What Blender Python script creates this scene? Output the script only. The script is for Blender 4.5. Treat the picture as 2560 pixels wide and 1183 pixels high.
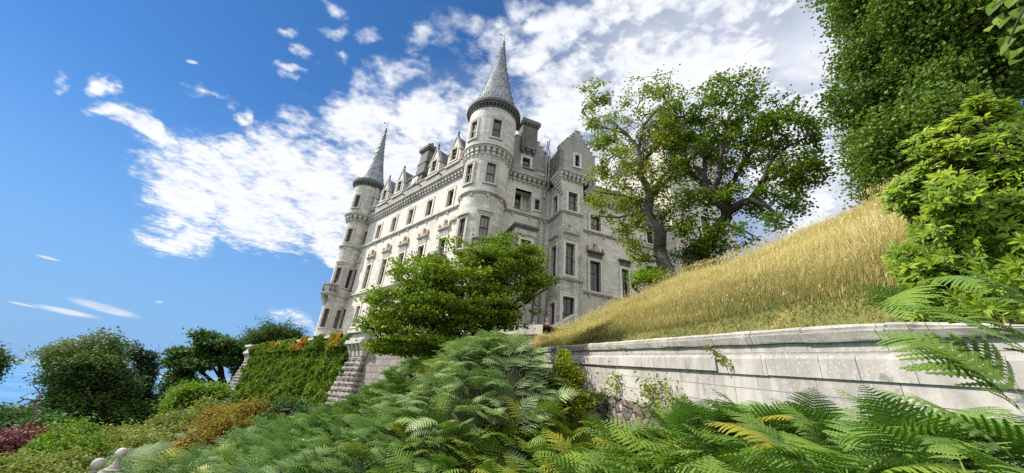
import bpy, math, random
import numpy as np
from mathutils import Vector
rad=math.radians
rng=np.random.default_rng(7); random.seed(7)
sc=bpy.context.scene
for o in list(bpy.data.objects): bpy.data.objects.remove(o)
COL=sc.collection
# ------------------------------------------------------------------ camera
FOC=920.0; CX,CY=1280.0,591.5; EYE=1.6
ROLL=rad(5.2); PITCH=rad(24.7)
cF=np.array([0,math.cos(PITCH),math.sin(PITCH)]); _r=np.array([1.,0,0]); _u=np.cross(_r,cF)
cR=_r*math.cos(ROLL)+_u*math.sin(ROLL); cU=-_r*math.sin(ROLL)+_u*math.cos(ROLL)
EYEP=np.array([0,0,EYE])
cam=bpy.data.cameras.new('camera'); camo=bpy.data.objects.new('camera',cam); COL.objects.link(camo)
cam.sensor_width=36.0; cam.lens=36.0*FOC/2560.0; cam.clip_start=0.05; cam.clip_end=60000
from mathutils import Matrix
camo.matrix_world=Matrix(((cR[0],cU[0],-cF[0],0),(cR[1],cU[1],-cF[1],0),(cR[2],cU[2],-cF[2],EYE),(0,0,0,1)))
sc.camera=camo
def ray(x,y):
    d=cF*FOC+cR*(x-CX)-cU*(y-CY); return d/np.linalg.norm(d)
def at(x,y,D):                       # the point seen at (x,y) of the photo, D metres away on the ground plan
    d=ray(x,y); return EYEP+d*(D/math.hypot(d[0],d[1]))
def mpp(x,y,D):                      # metres per photo pixel there
    d=ray(x,y); return D/math.hypot(d[0],d[1])*(d@cF)/FOC
def az(a): r=rad(a); return np.array([math.sin(r),math.cos(r),0.])
# ------------------------------------------------------------------ light and sky
SUN_AZ,SUN_EL=-85.0,45.0
S=np.array([math.cos(rad(SUN_EL))*math.sin(rad(SUN_AZ)),math.cos(rad(SUN_EL))*math.cos(rad(SUN_AZ)),math.sin(rad(SUN_EL))])
sl=bpy.data.lights.new('sun','SUN'); sl.energy=4.3; sl.angle=rad(0.53); sl.color=(1.0,0.93,0.825)
so=bpy.data.objects.new('sun',sl); COL.objects.link(so); so.rotation_euler=Vector(S).to_track_quat('Z','Y').to_euler()
sc.view_settings.view_transform='Standard'; sc.view_settings.look='None'; sc.view_settings.gamma=1.0
sc.view_settings.exposure=0.75
W=bpy.data.worlds.new('World'); sc.world=W; W.use_nodes=True
NT=W.node_tree; NT.nodes.clear()
def nd(t,typ,**kw):
    n=t.nodes.new(typ)
    for k,v in kw.items(): setattr(n,k,v)
    return n
def mth(t,op,a,b=None,c=None,clamp=False):
    n=t.nodes.new('ShaderNodeMath'); n.operation=op; n.use_clamp=clamp
    for i,v in enumerate((a,b,c)):
        if v is None: continue
        if isinstance(v,(int,float)): n.inputs[i].default_value=v
        else: t.links.new(v,n.inputs[i])
    return n.outputs[0]
def sstep(t,v,lo,hi,a=0.,b=1.):
    n=t.nodes.new('ShaderNodeMapRange'); n.interpolation_type='SMOOTHSTEP'
    t.links.new(v,n.inputs[0]); n.inputs[1].default_value=lo; n.inputs[2].default_value=hi; n.inputs[3].default_value=a; n.inputs[4].default_value=b
    return n.outputs[0]
def mixc(t,f,a,b,blend='MIX'):
    n=nd(t,'ShaderNodeMix',data_type='RGBA',blend_type=blend)
    if isinstance(f,(int,float)): n.inputs[0].default_value=f
    else: t.links.new(f,n.inputs[0])
    for i,v in ((6,a),(7,b)):
        if isinstance(v,tuple): n.inputs[i].default_value=(*v,1)
        else: t.links.new(v,n.inputs[i])
    return n.outputs[2]
SKY_STRENGTH=0.12
def build_sky():
    t=NT
    sky=nd(t,'ShaderNodeTexSky',sky_type='NISHITA',sun_disc=False); sky.sun_elevation=rad(SUN_EL); sky.sun_rotation=rad(SUN_AZ)
    sky.altitude=0; sky.air_density=1.0; sky.dust_density=0.0; sky.ozone_density=3.0
    hs=nd(t,'ShaderNodeHueSaturation'); hs.inputs['Saturation'].default_value=1.22; hs.inputs['Value'].default_value=1.0
    t.links.new(sky.outputs[0],hs.inputs['Color'])
    tcs=nd(t,'ShaderNodeTexCoord'); sps=nd(t,'ShaderNodeSeparateXYZ'); t.links.new(tcs.outputs['Generated'],sps.inputs[0])
    skyc=mixc(t,1.0,hs.outputs[0],(0.56,0.62,0.68),'MULTIPLY')
    skyc=mixc(t,sstep(t,sps.outputs[2],-0.02,0.55,0.95,0.0),skyc,(1.12,2.25,4.05))      # clear maritime air: the low sky stays pale blue
    tc=nd(t,'ShaderNodeTexCoord'); D=tc.outputs['Generated']
    sep=nd(t,'ShaderNodeSeparateXYZ'); t.links.new(D,sep.inputs[0])
    zc=mth(t,'MAXIMUM',sep.outputs[2],0.03)
    cmb=nd(t,'ShaderNodeCombineXYZ'); t.links.new(mth(t,'DIVIDE',sep.outputs[0],zc),cmb.inputs[0]); t.links.new(mth(t,'DIVIDE',sep.outputs[1],zc),cmb.inputs[1])
    P=cmb.outputs[0]
    def noise(vec,scale,detail,rough,dist=0.,loc=(0,0,0),rot=0.,scl=(1,1,1)):
        m=nd(t,'ShaderNodeMapping'); t.links.new(vec,m.inputs[0]); m.inputs['Location'].default_value=loc; m.inputs['Rotation'].default_value=(0,0,rot); m.inputs['Scale'].default_value=scl
        n=nd(t,'ShaderNodeTexNoise'); n.inputs['Scale'].default_value=scale; n.inputs['Detail'].default_value=detail; n.inputs['Roughness'].default_value=rough; n.inputs['Distortion'].default_value=dist
        t.links.new(m.outputs[0],n.inputs['Vector']); return n.outputs[0]
    # warp the lookup direction a little so that cloud edges are ragged
    wn=nd(t,'ShaderNodeTexNoise'); wn.inputs['Scale'].default_value=9.0; wn.inputs['Detail'].default_value=5.0; t.links.new(D,wn.inputs['Vector'])
    wv=nd(t,'ShaderNodeVectorMath',operation='SUBTRACT'); t.links.new(wn.outputs[1],wv.inputs[0]); wv.inputs[1].default_value=(.5,.5,.5)
    ws=nd(t,'ShaderNodeVectorMath',operation='SCALE'); t.links.new(wv.outputs[0],ws.inputs[0]); ws.inputs['Scale'].default_value=0.16
    wa=nd(t,'ShaderNodeVectorMath',operation='ADD'); t.links.new(D,wa.inputs[0]); t.links.new(ws.outputs[0],wa.inputs[1]); DW=wa.outputs[0]
    def blob(vec,x,y,a,b,th,inner=0.0,amp=1.0):
        c=ray(x,y); th=rad(th)
        e=(ray(x+math.cos(th),y+math.sin(th))-c); ex=e-c*(e@c); ka=np.linalg.norm(ex); ex/=ka
        g=(ray(x-math.sin(th),y+math.cos(th))-c); g=g-c*(g@c); kb=np.linalg.norm(g)
        ey=np.cross(c,ex)
        M=Matrix(((ex[0],ey[0],c[0]),(ex[1],ey[1],c[1]),(ex[2],ey[2],c[2])))
        m=nd(t,'ShaderNodeMapping',vector_type='TEXTURE'); m.inputs['Location'].default_value=tuple(c); m.inputs['Rotation'].default_value=tuple(M.to_euler('XYZ')); m.inputs['Scale'].default_value=(ka*a,kb*b,max(ka*a,kb*b)*3)
        t.links.new(vec,m.inputs[0])
        l=nd(t,'ShaderNodeVectorMath',operation='LENGTH'); t.links.new(m.outputs[0],l.inputs[0])
        return sstep(t,l.outputs['Value'],1.0,inner,0.,amp)
    def union(bs):
        o=None
        for b in bs: o=b if o is None else mth(t,'MAXIMUM',o,b)
        return o
    big=[(470,505,190,85,22),(640,575,190,85,28),(740,420,240,150,15),(430,440,130,60,35),(600,395,190,85,8),(480,390,110,60,20),(560,470,250,120,28),(470,588,140,52,6),(650,520,220,110,22),(810,480,230,170,15),(790,580,200,85,28),(1010,430,240,180,0),(900,300,160,140,-20),(1060,300,160,120,-10),
         (370,340,150,50,42),(270,215,60,30,35),(1230,330,200,160,-20),(1420,270,260,190,-20),(1700,200,420,270,-10),(1980,330,330,300,0),(1500,480,300,260,0),(2050,560,180,140,0),
         (1400,90,330,90,-25),(1750,20,380,110,0),(840,655,90,32,35)]
    soft=[(830,60,40,40,60),(840,138,34,22,20),(760,125,30,24,0),(722,76,22,30,60),(915,78,46,32,10),(738,188,18,36,80),(552,242,42,20,15),(178,222,46,14,12),(592,287,24,18,20),(735,215,26,14,30),(1000,170,110,55,-20),(1130,60,90,60,-10),(1240,100,120,70,-30),
          (1310,45,90,40,-10),(1090,215,110,60,0),(630,330,60,30,20),(390,460,60,16,30),(360,505,70,14,30),(425,610,40,12,20),(1050,75,60,40,-20),(740,795,80,26,14),(770,822,60,14,8),(820,8,40,20,30)]
    thin=[(165,779,105,9,11),(262,771,112,13,15),(120,645,40,4,14),(60,762,50,4,12),(398,755,14,4,0),(480,155,20,6,10)]
    Mb=union([blob(DW,b[0],b[1],b[2]*1.12,b[3]*1.15,b[4],0.12) for b in big]); Ms=union([blob(DW,b[0],b[1],b[2]*1.35,b[3]*1.5,b[4],0.0,0.62) for b in soft]); Mt=union([blob(D,*b,0.35,1.0) for b in thin])
    M=mth(t,'MAXIMUM',Mb,Ms)
    n1=noise(P,5.5,7,0.62,0.3,scl=(1.0,1.0,1)); n2=noise(P,21.0,4,0.56,0.3,rot=0.6,scl=(1,1.25,1)); n3=noise(P,2.2,5,0.55)
    mix=mth(t,'ADD',mth(t,'MULTIPLY',n1,0.64),mth(t,'MULTIPLY',n2,0.36))
    den=mth(t,'ADD',mth(t,'MULTIPLY',M,1.14),mth(t,'MULTIPLY',mth(t,'SUBTRACT',mix,0.5),3.1))
    den=mth(t,'MULTIPLY',sstep(t,den,0.14,1.12),sstep(t,M,0.0,0.3))
    # thin milky veil over the right-hand half
    veil=union([blob(D,1750,170,640,420,-8,0.1,0.88),blob(D,2050,420,480,420,0,0.1,0.88),blob(D,2040,120,330,280,0,0.15,0.92),blob(D,1150,400,420,260,-8,0.1,0.45),blob(D,760,480,330,170,15,0.1,0.25)])
    veil=mth(t,'MULTIPLY',veil,sstep(t,n3,0.30,0.62,0.70,1.0))
    thn=mth(t,'MULTIPLY',Mt,sstep(t,noise(D,20,4,0.6,scl=(1,1,6)),0.25,0.6,0.35,0.95))
    # added broken cloud behind the camera, out of view, brightens the shaded garden front
    rear_fill=mth(t,'MULTIPLY',sstep(t,sep.outputs[1],0.26,-0.12),sstep(t,sep.outputs[2],0.02,0.2))
    rear_fill=mth(t,'MULTIPLY',rear_fill,sstep(t,n3,0.25,0.5,0.75,1.0))
    den=mth(t,'MAXIMUM',den,rear_fill)
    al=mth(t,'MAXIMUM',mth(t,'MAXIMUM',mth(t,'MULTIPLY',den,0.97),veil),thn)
    # cloud colour: bright rims, faintly blue-grey hearts
    br=mth(t,'ADD',sstep(t,n2,0.30,0.70,0.15,0.45),sstep(t,n1,0.30,0.66,0.15,0.55))
    dm=mth(t,'MULTIPLY',den,br,clamp=True)
    cc=nd(t,'ShaderNodeMix',data_type='RGBA'); t.links.new(dm,cc.inputs[0])
    k=1.0/SKY_STRENGTH
    k=k/1.68*.12/.12; cc.inputs[6].default_value=(0.80*k,0.855*k,0.965*k,1); cc.inputs[7].default_value=(1.06*k,1.07*k,1.09*k,1)
    boost=nd(t,'ShaderNodeMix',data_type='RGBA',blend_type='MULTIPLY'); boost.inputs[0].default_value=1.0; t.links.new(cc.outputs[2],boost.inputs[6]); bv=mth(t,'ADD',mth(t,'MULTIPLY',rear_fill,0.75),1.0); bc=nd(t,'ShaderNodeCombineXYZ'); [t.links.new(bv,bc.inputs[i]) for i in range(3)]; t.links.new(bc.outputs[0],boost.inputs[7])
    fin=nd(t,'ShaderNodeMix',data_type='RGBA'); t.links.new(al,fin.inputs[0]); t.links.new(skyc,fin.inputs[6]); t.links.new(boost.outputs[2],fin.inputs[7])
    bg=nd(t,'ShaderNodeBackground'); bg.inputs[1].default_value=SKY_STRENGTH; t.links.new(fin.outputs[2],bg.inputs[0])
    out=nd(t,'ShaderNodeOutputWorld'); t.links.new(bg.outputs[0],out.inputs[0])
build_sky()
try: W.cycles.sampling_method='MANUAL'; W.cycles.sample_map_resolution=512
except Exception: pass
sc.cycles.max_bounces=6; sc.cycles.diffuse_bounces=3; sc.cycles.glossy_bounces=2; sc.cycles.transmission_bounces=3; sc.cycles.transparent_max_bounces=4
sc.cycles.use_denoising=False
# ------------------------------------------------------------------ mesh helpers
class MB:
    def __init__(s): s.v=[]; s.q=[]; s.t=[]; s.qm=[]; s.tm=[]; s.qa=[]; s.ta=[]; s.sz=[]; s.n=0
    def add(s,V,Q=None,T=None,m=0,a=0.,sz=None):
        V=np.asarray(V,float).reshape(-1,3); 
        if Q is not None and len(Q):
            Q=np.asarray(Q,int).reshape(-1,4)+s.n; s.q.append(Q); s.qm.append(np.broadcast_to(m,(len(Q),)).astype(int)); s.qa.append(np.broadcast_to(a,(len(Q),)).astype(float))
        if T is not None and len(T):
            T=np.asarray(T,int).reshape(-1,3)+s.n; s.t.append(T); s.tm.append(np.broadcast_to(m,(len(T),)).astype(int)); s.ta.append(np.broadcast_to(a,(len(T),)).astype(float))
        s.v.append(V); s.sz.append(np.zeros((len(V),3)) if sz is None else np.asarray(sz,float).reshape(-1,3)); s.n+=len(V)
    def quad(s,a,b,c,d,m=0,v=0.,sz=None): s.add([a,b,c,d],[[0,1,2,3]],m=m,a=v,sz=sz)
    def grid(s,G,m=0,v=0.,sz=None,wrap=False):           # G: (i,j,3)
        G=np.asarray(G,float); ni,nj=G.shape[:2]; I=np.arange(ni*nj).reshape(ni,nj)
        if wrap: I=np.concatenate([I,I[:1]],0)
        Q=np.stack([I[:-1,:-1],I[1:,:-1],I[1:,1:],I[:-1,1:]],-1).reshape(-1,4)
        s.add(G.reshape(-1,3),Q,m=m,a=v,sz=None if sz is None else np.asarray(sz).reshape(-1,3))
    def box(s,P,s0,s1,z0,z1,d0,d1,m=0,ns=1):             # a block in a wall frame P(s,z,d)
        ss=np.linspace(s0,s1,ns+1)
        ring=[(z0,d0),(z0,d1),(z1,d1),(z1,d0)]
        V=[];Z=[]
        for x in ss:
            for z,d in ring: V.append(P(x,z,d)); Z.append((x,z,0))
        Q=[]
        for i in range(ns):
            for k in range(4):
                k2=(k+1)%4; Q.append((4*i+k,4*i+4+k,4*i+4+k2,4*i+k2))
        Q.append((0,1,2,3)); e=4*ns; Q.append((e+3,e+2,e+1,e))
        s.add(V,Q,m=m,sz=Z)
    def prism(s,P,pts,d0,d1,m=0):                        # polygon (s,z) extruded from d0 to d1, fan filled
        n=len(pts); V=[P(x,z,d1) for x,z in pts]+[P(x,z,d0) for x,z in pts]; Z=[(x,z,0) for x,z in pts]*2
        T=[(0,i,i+1) for i in range(1,n-1)]+[(n,n+i+1,n+i) for i in range(1,n-1)]
        Q=[(i,(i+1)%n,n+(i+1)%n,n+i) for i in range(n)]
        s.add(V,Q,T,m=m,sz=Z)
    def lathe(s,c,prof,n=24,m=0,sz_r=None):              # prof: (r,z)
        th=np.linspace(0,2*np.pi,n,endpoint=False)
        G=np.zeros((n,len(prof),3)); 
        for j,(r,z) in enumerate(prof):
            G[:,j,0]=c[0]+r*np.cos(th); G[:,j,1]=c[1]+r*np.sin(th); G[:,j,2]=z
        sz=np.zeros_like(G)
        rr=max(p[0] for p in prof)
        sz[:,:,0]=(th*rr)[:,None]; sz[:,:,1]=[p[1] for p in prof]
        s.grid(G,m=m,sz=sz,wrap=True)
    def tube(s,pts,radii,n=6,m=0,v=0.):
        pts=np.asarray(pts,float); k=len(pts); radii=np.broadcast_to(radii,(k,))
        T=np.gradient(pts,axis=0); T/=np.linalg.norm(T,axis=1)[:,None]+1e-9
        up=np.where(np.abs(T[:,2:3])>0.9,[[1.,0,0]],[[0,0,1.]]); A=np.cross(T,up); A/=np.linalg.norm(A,axis=1)[:,None]+1e-9; B=np.cross(T,A)
        for i in range(1,k):
            if A[i]@A[i-1]<0: A[i]*=-1; B[i]*=-1
        th=np.linspace(0,2*np.pi,n,endpoint=False)
        G=pts[None]+radii[None,:,None]*(np.cos(th)[:,None,None]*A[None]+np.sin(th)[:,None,None]*B[None])
        s.grid(G,m=m,v=v,wrap=True)
    def build(s,name,mats,parent=None,smooth=False):
        me=bpy.data.meshes.new(name)
        V=np.concatenate(s.v); me.vertices.add(len(V)); me.vertices.foreach_set('co',V.astype(np.float32).ravel())
        q=np.concatenate(s.q) if s.q else np.zeros((0,4),int); t=np.concatenate(s.t) if s.t else np.zeros((0,3),int)
        L=np.concatenate([q.ravel(),t.ravel()]); me.loops.add(len(L)); me.loops.foreach_set('vertex_index',L.astype(np.int32))
        st=np.concatenate([np.arange(len(q))*4,len(q)*4+np.arange(len(t))*3])
        me.polygons.add(len(st)); me.polygons.foreach_set('loop_start',st.astype(np.int32))
        mi=np.concatenate(s.qm+s.tm) if (s.qm or s.tm) else np.zeros(0,int)
        me.polygons.foreach_set('material_index',mi.astype(np.int32))
        me.polygons.foreach_set('use_smooth',np.full(len(st),bool(smooth)))
        me.update(calc_edges=True)
        a=me.attributes.new('tint','FLOAT','FACE'); a.data.foreach_set('value',np.concatenate(s.qa+s.ta).astype(np.float32))
        Z=np.concatenate(s.sz)
        if Z.any():
            a=me.attributes.new('course','FLOAT_VECTOR','POINT'); a.data.foreach_set('vector',Z.astype(np.float32).ravel())
        for m in (mats if isinstance(mats,(list,tuple)) else [mats]): me.materials.append(m)
        o=bpy.data.objects.new(name,me); COL.objects.link(o)
        if parent is not None: o.parent=parent; o.matrix_parent_inverse=parent.matrix_world.inverted()
        return o
def tag(o,label=None,cat=None,group=None,kind=None):
    for k,v in (('label',label),('category',cat),('group',group),('kind',kind)):
        if v is not None: o[k]=v
    return o
def empty(name,loc,label,cat,group=None):
    o=bpy.data.objects.new(name,None); o.location=tuple(float(c) for c in loc); o.empty_display_size=0.3; COL.objects.link(o)
    o.matrix_world=Matrix.Translation(o.location)
    return tag(o,label,cat,group)
# ------------------------------------------------------------------ materials
MAT={}
def mat(name):
    m=bpy.data.materials.new(name); m.use_nodes=True; t=m.node_tree; t.nodes.clear(); MAT[name]=m
    out=nd(t,'ShaderNodeOutputMaterial'); return m,t,out
def ramp(t,fac,stops):
    r=nd(t,'ShaderNodeValToRGB'); e=r.color_ramp.elements
    while len(e)<len(stops): e.new(0.5)
    for el,(p,c) in zip(e,stops): el.position=p; el.color=(*c,1)
    if fac is not None: t.links.new(fac,r.inputs[0])
    return r.outputs[0]
def tnoise(t,vec,scale,detail=5,rough=.6,scl=None,dist=0.):
    if scl is not None:
        m=nd(t,'ShaderNodeMapping'); m.inputs['Scale'].default_value=scl; t.links.new(vec,m.inputs[0]); vec=m.outputs[0]
    n=nd(t,'ShaderNodeTexNoise'); n.inputs['Scale'].default_value=scale; n.inputs['Detail'].default_value=detail; n.inputs['Roughness'].default_value=rough; n.inputs['Distortion'].default_value=dist
    t.links.new(vec,n.inputs['Vector']); return n.outputs[0]
def attr(t,name): 
    n=nd(t,'ShaderNodeAttribute'); n.attribute_name=name; return n
def stone(name,c0,c1,joint,bw=0.75,bh=0.32,lo=.46,stain=0.5,mortar=0.006,stainc=(.10,.10,.085),bump=0.25,lichen=0.):
    m,t,out=mat(name)
    g=nd(t,'ShaderNodeNewGeometry').outputs['Position']; crs=attr(t,'course').outputs['Vector']
    b=nd(t,'ShaderNodeTexBrick'); t.links.new(crs,b.inputs['Vector']); b.inputs['Scale'].default_value=1.0; b.inputs['Brick Width'].default_value=bw; b.inputs['Row Height'].default_value=bh
    b.inputs['Mortar Size'].default_value=mortar; b.inputs['Mortar Smooth'].default_value=0.3; b.offset=0.5; b.squash=1.0
    b.inputs['Color1'].default_value=(*c0,1); b.inputs['Color2'].default_value=(*c1,1); b.inputs['Mortar'].default_value=(*joint,1)
    # blocks differ in tone, and grey weathering runs in broad, slightly vertical patches
    n1=tnoise(t,g,0.55,6,.65,scl=(1,1,.6)); n2=tnoise(t,g,5.0,5,.65,scl=(1,1,.35)); n3=tnoise(t,g,13,4,.6); nv=tnoise(t,g,1.7,5,.7,scl=(1,1,.09))
    f=sstep(t,mth(t,'ADD',mth(t,'MULTIPLY',n1,.55),mth(t,'MULTIPLY',n2,.45)),lo,lo+.2,0.,stain)
    c=mixc(t,f,b.outputs[0],stainc)
    c=mixc(t,sstep(t,n3,.3,.75,0.,.22),c,tuple(x*.7 for x in c0))
    c=mixc(t,sstep(t,nv,.52,.68,0.,stain*.75),c,stainc)      # rain streaks
    if lichen:
        v=nd(t,'ShaderNodeTexVoronoi'); v.inputs['Scale'].default_value=21; t.links.new(g,v.inputs['Vector'])
        c=mixc(t,mth(t,'MULTIPLY',sstep(t,v.outputs[0],.42,.10),sstep(t,n1,.46,.6,0,lichen*.55)),c,(.62,.61,.55))
        c=mixc(t,sstep(t,tnoise(t,g,2.3,6,.7),.60,.70,0,.5*lichen),c,(.33,.24,.10))
        c=mixc(t,sstep(t,mth(t,'ADD',mth(t,'MULTIPLY',tnoise(t,g,1.1,7,.75),.6),mth(t,'MULTIPLY',tnoise(t,g,6,4,.7),.4)),.555,.64,0,.85*lichen),c,(.075,.08,.045))      # moss and black algae
    p=nd(t,'ShaderNodeBsdfPrincipled'); t.links.new(c,p.inputs['Base Color']); p.inputs['Roughness'].default_value=.85
    h=mth(t,'ADD',mth(t,'MULTIPLY',b.outputs['Fac'],-1.2),mth(t,'ADD',mth(t,'MULTIPLY',n3,.15),mth(t,'MULTIPLY',n2,.3)))
    bp=nd(t,'ShaderNodeBump'); bp.inputs['Strength'].default_value=bump; bp.inputs['Distance'].default_value=.05; t.links.new(h,bp.inputs['Height']); t.links.new(bp.outputs[0],p.inputs['Normal'])
    t.links.new(p.outputs[0],out.inputs[0]); return m
def plain(name,col,rough=.7,metal=0.,noise=.25,scale=6.,spec=.5):
    m,t,out=mat(name); g=nd(t,'ShaderNodeNewGeometry').outputs['Position']
    n=tnoise(t,g,scale,5,.6); p=nd(t,'ShaderNodeBsdfPrincipled')
    t.links.new(mixc(t,sstep(t,n,.3,.7,0.,1.),tuple(c*(1-noise) for c in col),tuple(min(1,c*(1+noise)) for c in col)),p.inputs['Base Color'])
    p.inputs['Roughness'].default_value=rough; p.inputs['Metallic'].default_value=metal; p.inputs['Specular IOR Level'].default_value=spec
    t.links.new(p.outputs[0],out.inputs[0]); return m
def leafmat(name,stops,trans=.38,rough=.58,spec=.22,patch=None):
    m,t,out=mat(name); tv=attr(t,'tint').outputs['Fac']
    c=ramp(t,tv,stops)
    if patch:
        g=nd(t,'ShaderNodeNewGeometry').outputs['Position']
        c=mixc(t,sstep(t,tnoise(t,g,patch[0],3,.6),patch[1],patch[2]),c,patch[3])
    p=nd(t,'ShaderNodeBsdfPrincipled'); t.links.new(c,p.inputs['Base Color']); p.inputs['Roughness'].default_value=rough; p.inputs['Specular IOR Level'].default_value=spec
    tr=nd(t,'ShaderNodeBsdfTranslucent'); t.links.new(mixc(t,1.0,c,(1.0,1.25,.55),'MULTIPLY'),tr.inputs[0])
    mx=nd(t,'ShaderNodeMixShader'); mx.inputs[0].default_value=trans; t.links.new(p.outputs[0],mx.inputs[1]); t.links.new(tr.outputs[0],mx.inputs[2])
    t.links.new(mx.outputs[0],out.inputs[0]); return m
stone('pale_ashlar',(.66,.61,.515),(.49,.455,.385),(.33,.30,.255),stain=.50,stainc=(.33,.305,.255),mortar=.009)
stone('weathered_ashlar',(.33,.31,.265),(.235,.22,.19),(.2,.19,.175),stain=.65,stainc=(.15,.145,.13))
stone('tower_ashlar',(.62,.575,.485),(.37,.35,.30),(.24,.225,.19),stain=.66,stainc=(.21,.20,.17),mortar=.009,bh=.3,bw=.6)
stone('trim_stone',(.48,.455,.395),(.48,.455,.395),(.34,.33,.3),stain=.65,stainc=(.16,.15,.13),bw=40,bh=40)
stone('pale_trim',(.64,.60,.52),(.64,.60,.52),(.34,.33,.3),stain=.4,stainc=(.28,.26,.22),bw=40,bh=40)
stone('dark_trim',(.12,.115,.10),(.12,.115,.10),(.12,.12,.11),stain=.8,stainc=(.06,.06,.055),bw=40,bh=40)
stone('sooty_stone',(.17,.155,.13),(.11,.10,.088),(.07,.065,.06),stain=.7,stainc=(.05,.048,.043))
stone('carved_stone',(.42,.32,.22),(.42,.32,.22),(.3,.25,.2),stain=.5,stainc=(.16,.12,.09),bw=40,bh=40)
stone('garden_ashlar',(.50,.475,.43),(.36,.345,.32),(.05,.047,.043),bw=.95,bh=.272,lo=.40,stain=.8,mortar=.006,stainc=(.23,.22,.20),bump=.6,lichen=.7)
stone('rock_face',(.27,.235,.20),(.195,.17,.15),(.08,.075,.07),bw=.7,bh=.4,stain=.6,mortar=.02,stainc=(.17,.14,.115),bump=1.0,lichen=.5)
plain('lead',(.235,.25,.265),rough=.48,metal=.25,noise=.4,scale=1.6); plain('lead_joint',(.13,.135,.145),rough=.6)
plain('slate',(.085,.088,.095),rough=.6,noise=.4,scale=3); plain('iron',(.03,.03,.032),rough=.5); plain('pipe_metal',(.30,.285,.26),rough=.5,metal=.2)
plain('brown_sash',(.055,.034,.026),rough=.5); plain('pale_sash',(.20,.17,.13),rough=.5); plain('soil',(.045,.032,.02),rough=.95,scale=2.); plain('gravel',(.32,.28,.23),rough=.95,scale=30)
def rubble():
    m,t,out=mat('rubble'); g=attr(t,'course').outputs['Vector']; gp=nd(t,'ShaderNodeNewGeometry').outputs['Position']
    wp=nd(t,'ShaderNodeTexNoise'); wp.inputs['Scale'].default_value=2.5; t.links.new(g,wp.inputs['Vector']); ad=nd(t,'ShaderNodeVectorMath',operation='MULTIPLY_ADD'); t.links.new(wp.outputs[1],ad.inputs[0]); ad.inputs[1].default_value=(.25,.25,0); t.links.new(g,ad.inputs[2])
    mp=nd(t,'ShaderNodeMapping'); mp.inputs['Scale'].default_value=(2.4,3.6,1); t.links.new(ad.outputs[0],mp.inputs[0])
    v=nd(t,'ShaderNodeTexVoronoi',voronoi_dimensions='2D'); t.links.new(mp.outputs[0],v.inputs['Vector']); v.inputs['Scale'].default_value=1.
    e=nd(t,'ShaderNodeTexVoronoi',voronoi_dimensions='2D',feature='DISTANCE_TO_EDGE'); t.links.new(mp.outputs[0],e.inputs['Vector']); e.inputs['Scale'].default_value=1.
    sp=nd(t,'ShaderNodeSeparateColor'); t.links.new(v.outputs['Color'],sp.inputs[0])
    c=ramp(t,sp.outputs[0],[(.0,(.19,.125,.105)),(.3,(.15,.14,.125)),(.6,(.25,.195,.16)),(.85,(.24,.23,.21)),(1,(.12,.11,.10))])
    c=mixc(t,sstep(t,tnoise(t,gp,4,6,.7),.42,.6,0,.85),c,(.075,.07,.055)); c=mixc(t,sstep(t,tnoise(t,gp,11,4,.7),.58,.68,0,.6),c,(.45,.43,.39))
    j=sstep(t,e.outputs[0],.10,.02); c=mixc(t,j,c,(.045,.038,.03))
    p=nd(t,'ShaderNodeBsdfPrincipled'); t.links.new(c,p.inputs['Base Color']); p.inputs['Roughness'].default_value=.95
    bp=nd(t,'ShaderNodeBump'); bp.inputs['Strength'].default_value=1.; bp.inputs['Distance'].default_value=.08; t.links.new(mth(t,'ADD',mth(t,'MULTIPLY',j,-1.),mth(t,'MULTIPLY',tnoise(t,gp,9,5,.7),.7)),bp.inputs['Height']); t.links.new(bp.outputs[0],p.inputs['Normal']); t.links.new(p.outputs[0],out.inputs[0])
rubble()
def glass():
    m,t,out=mat('window_glass'); p=nd(t,'ShaderNodeBsdfPrincipled'); g=nd(t,'ShaderNodeNewGeometry').outputs['Position']; r=nd(t,'ShaderNodeObjectInfo').outputs['Random']
    c=mixc(t,sstep(t,tnoise(t,g,.9,3),.45,.6),(.008,.008,.010),(.04,.038,.034)); c=mixc(t,sstep(t,mth(t,'ADD',r,mth(t,'MULTIPLY',tnoise(t,g,.7,2),.5)),.95,1.15,0,.8),c,(.17,.155,.13))     # some rooms have blinds
    t.links.new(c,p.inputs['Base Color']); p.inputs['Roughness'].default_value=.06
    bp=nd(t,'ShaderNodeBump'); bp.inputs['Strength'].default_value=.05; t.links.new(tnoise(t,g,2.5,2),bp.inputs['Height']); t.links.new(bp.outputs[0],p.inputs['Normal'])
    t.links.new(p.outputs[0],out.inputs[0])
glass()
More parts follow.
